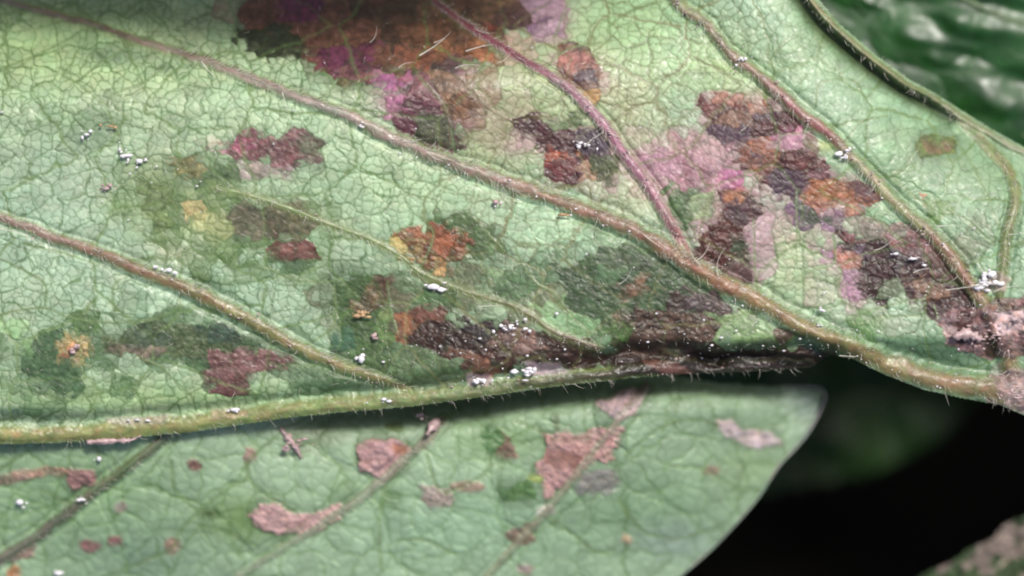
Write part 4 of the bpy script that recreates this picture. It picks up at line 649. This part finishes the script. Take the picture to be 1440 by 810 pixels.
big = [('white grain with smaller crumbs on the upper left of the spotted leaf', 121, 189, clus(4, 8, 2.0, 4.2, 1), M_dust), ('cluster of clear and rosy grains left of the crest shaped spot', 184, 221, clus(9, 14, 1.8, 4.5, 2), M_dust),
       ('pair of flat white flakes just below the rusty bullseye spot', 613, 402, [(-4, -1, 1, 11, 5.5, 2.6), (9, -6, 1, 8, 4.5, 2.2), (-16, 1, 1, 5, 2, 2)], M_dust), ('bright white lump above the lower fold beside the side vein end', 508, 505, [(0, 0, 1, 7, 6, 4), (2, 6, 2, 4, 4, 3), (-7, 2, 1, 5, 2.5, 2)], M_dust),
       ('string of violet white grains on the left side vein', 228, 378, [(-10, 3, 2, 5, 3, 2.6), (0, -1, 2, 4, 3, 2.4), (11, -2, 2, 6, 3.4, 3), (20, -6, 2, 6, 3.4, 3)], M_dust), ('heap of rosy white crystals where the veins meet at the right', 1388, 398, clus(12, 15, 3, 6, 5), M_dust),
       ('rosy crumb heap beside the right vein junction', 1398, 462, clus(16, 34, 1.5, 4.2, 6, .6), M_rosy), ('rosy crumb heap below the big blackish spot', 1378, 480, clus(10, 20, 1.5, 4, 7, .6), M_rosy), ('rosy crumbs at the lower right corner of the spotted leaf', 1424, 556, clus(14, 18, 1.5, 4, 8, .6), M_rosy),
       ('violet white crumb ridge on the rib right of centre', 745, 522, clus(13, 15, 2.5, 5.5, 9), M_dust), ('smaller violet crumb ridge on the rib below the rot', 674, 534, clus(8, 11, 2.5, 4.5, 10), M_dust), ('white grain on the yellow green rib near the left', 186, 592, [(-6, 1, 2, 5, 3, 2.6), (8, 2, 2, 10, 2.6, 2.6), (24, 1, 2, 7, 1.8, 2)], M_dust),
       ('pale bright grain on the left part of the rib', 330, 576, [(0, 0, 2, 9, 4, 3.2), (-10, -2, 1, 5, 2, 2)], M_dust), ('white grain on the rib under the brown rot', 547, 564, [(0, 0, 2, 7, 4, 3.4), (-8, 3, 2, 4, 3, 2)], M_dust), ('tan round grain on the midrib right of centre', 791, 302, [(0, 0, 2, 8, 5, 4), (8, -1, 1, 4, 3, 2)], M_tan),
       ('single rosy grain on bare green above the midrib', 697, 284, [(0, 0, 2, 6.5, 4.5, 3.4)], M_rosy), ('orange grain in the rusty bullseye at the far left', 103, 490, clus(5, 10, 2.5, 4.5, 14), M_rosy), ('tan crumbs in the dark olive spot', 508, 440, clus(7, 15, 3, 6, 15), M_tan),
       ('pinkish crumb under the dark olive spot', 528, 474, clus(3, 6, 3, 6, 16), M_rosy), ('white crystal on the big blackish purple spot', 1283, 364, [(0, 0, 2, 9, 4.6, 4), (18, -10, 2, 7, 4, 3), (-26, 8, 2, 6, 3, 3)], M_dust), ('bright grain on the plum spot side of the upper right vein', 1190, 215, clus(6, 12, 2.2, 5, 18), M_dust),
       ('grains on the upper right vein near the top', 1040, 86, clus(5, 10, 2, 4.2, 19), M_dust), ('white grain on green below the big blackish spot', 1150, 434, clus(4, 8, 2, 5, 20), M_dust), ('scattered crystals on the brown rot right of centre', 716, 462, clus(13, 22, 1.8, 4.4, 21), M_dust),
       ('small white grain in the pale green wedge', 783, 441, [(0, 0, 2, 5, 3.4, 3)], M_dust), ('row of crystals on the star shaped spot', 818, 203, clus(7, 16, 1.8, 4, 23), M_dust), ('rosy grain high on the left blade', 150, 262, clus(4, 5, 2, 4, 24), M_rosy), ('tan crumb pair on the left blade', 150, 181, clus(3, 8, 2.5, 4.5, 25), M_tan)]
for k_, (lb, x, y, pt, m_) in enumerate(big): grit('grain', lb, 'grain', x, y, zmain, pt, m_, k_, up=.10 if y > 515 and x < 900 else .085, group=GR)
for k_, (lb, x, y, pt, m_, up) in enumerate([('white grain on the lower leaf left of its first vein', 28, 706, [(0, 0, 2, 8, 5, 4), (6, -8, 1, 4, 2, 2)], M_dust, .12), ('small white grain close under the rib at the left', 140, 645, [(0, 0, 2, 5, 4, 3)], M_dust, .12), ('white grain at the lower left edge of the picture', 83, 806, [(0, 0, 2, 9, 4.5, 3.6)], M_dust, .1),
                                        ('pale crumbs on the ragged flake below the rib', 412, 626, clus(9, 16, 2, 5, 41), M_rosy, .2), ('rosy crumb hanging below the rib', 588, 584, clus(5, 8, 3, 5, 32), M_rosy, .5), ('bright crumb on the dark vein of the lower leaf', 116, 702, clus(4, 7, 2, 4, 33), M_dust, .16)]):
    grit('grain', lb, 'grain', x, y, zlow, pt, m_, 50+k_, up=up, group=GR)
# flakes of peeled skin along the fold
R_f = random.Random(4)
def flake(label, pts, zf, wd, m, up, seed):
    q_ = crv(pts, 3); r = random.Random(seed); V = []; F = []; n = len(q_)
    for k, (x, y) in enumerate(q_):
        t = k/(n-1); w_ = wd*(.45+.55*math.sin(math.pi*min(1, t*.85+.12)))*r.uniform(.45, 1.35); z = float(zf(np.array([x]), np.array([y]))[0])+up
        tx, ty = (q_[min(k+1, n-1)]-q_[max(k-1, 0)]); L_ = math.hypot(tx, ty)+1e-6; nx, ny = -ty/L_, tx/L_
        for j in range(7):
            s_ = (j/6-.5)*2; zz = z+.05*(1-s_*s_)+r.uniform(-.012, .02); V.append(P(np.array(x+nx*s_*w_), np.array(y+ny*s_*w_), zz))
    m0 = len(V); V = [np.array(v) for v in V]; V += [v-np.array([0, 0, .035*S]) for v in V]
    for k in range(n-1):
        for j in range(6):
            a = k*7+j; F.append((a, a+1, a+8, a+7)); F.append((m0+a+7, m0+a+8, m0+a+1, m0+a))
        for j in (0, 6): a = k*7+j; F.append((a, a+7, m0+a+7, m0+a) if j == 0 else (a, m0+a, m0+a+7, a+7))
    for k in (0, n-1):
        for j in range(6): a = k*7+j; F.append((a, m0+a, m0+a+1, a+1) if k == 0 else (a+1, m0+a+1, m0+a, a))
    o = mesh_obj('flake', np.array(V), np.array(F), m); return tag(o, label, 'flake', 'flakes of dried skin')
flake('rosy ragged flake hanging from the rib left of centre', [(394, 602), (402, 612), (412, 624), (424, 644)], zlow, 5.5, M_rosy, .06, 1)
flake('long rosy flake stuck under the left end of the rib', [(122, 622), (145, 621), (168, 620), (184, 619), (198, 613)], zmain, 4.5, M_rosy, .06, 2)
flake('small dried flake on the right vein junction', [(1340, 474), (1362, 470), (1380, 478)], zmain, 8, M_rosy, .12, 3)
flake('violet grey flake over the end of the second lower vein', [(618, 590), (608, 600), (600, 612)], zlow, 6, M_rosy, .2, 4)
# fine dust: far too many to count
def dust(name, label, n, f, m, seed):
    r = random.Random(seed); Vs = []; Fs = []; b0 = 0
    while n > 0:
        x, y, zf, sz = f(r)
        if x is None: continue
        n -= 1; V, F = grit_mesh([(0, 0, 0, sz*r.uniform(1, 1.9), sz, sz*.7)], r.randrange(10**6)); z = float(zf(np.array([x]), np.array([y]))[0])+.085
        Vs.append(V+P(np.array(x), np.array(y), z)); Fs.append(F+b0); b0 += len(V)
    return tag(mesh_obj(name, np.vstack(Vs), np.vstack(Fs), m, smooth=False), label, 'dust', kind='stuff')
def f1(r):
    k = r.random()
    if k < .42:
        x = r.uniform(480, 1440); q = VD; y = float(np.interp(x, [a[0] for a in q], [a[1] for a in q]))+r.gauss(6, 22)
    elif k < .66: x = r.uniform(540, 1180); y = 478+r.gauss(0, 20)
    elif k < .8: x = r.uniform(1150, 1440); y = r.uniform(300, 545)
    elif k < .88: x = r.gauss(250, 70); y = r.gauss(230, 40)
    else: x = r.uniform(0, 1440); y = r.uniform(60, 560)
    if not (0 < x < 1440) or inpoly(np.array([x]), np.array([y]), outline)[0] < 4: return None, None, None, None
    return x, y, zmain, r.choice((.4, .5, .5, .6, .7, .9, 1.4))
dust('fine_dust', 'fine white dust scattered over the spotted leaf', 430, f1, M_dust, 3)
def f3(r):
    q = r.choice((VA, VE, VF, VG)); k = r.randrange(len(q)-1); t = r.random(); x = q[k][0]*(1-t)+q[k+1][0]*t+r.gauss(0, 6); y = q[k][1]*(1-t)+q[k+1][1]*t+r.gauss(0, 7)
    if inpoly(np.array([x]), np.array([y]), outline)[0] < 2: return None, None, None, None
    return x, y, zmain, r.choice((.6, .7, .9, 1.4))
dust('rosy_dust', 'fine rosy dust along the side veins', 260, f3, M_rosy, 5)
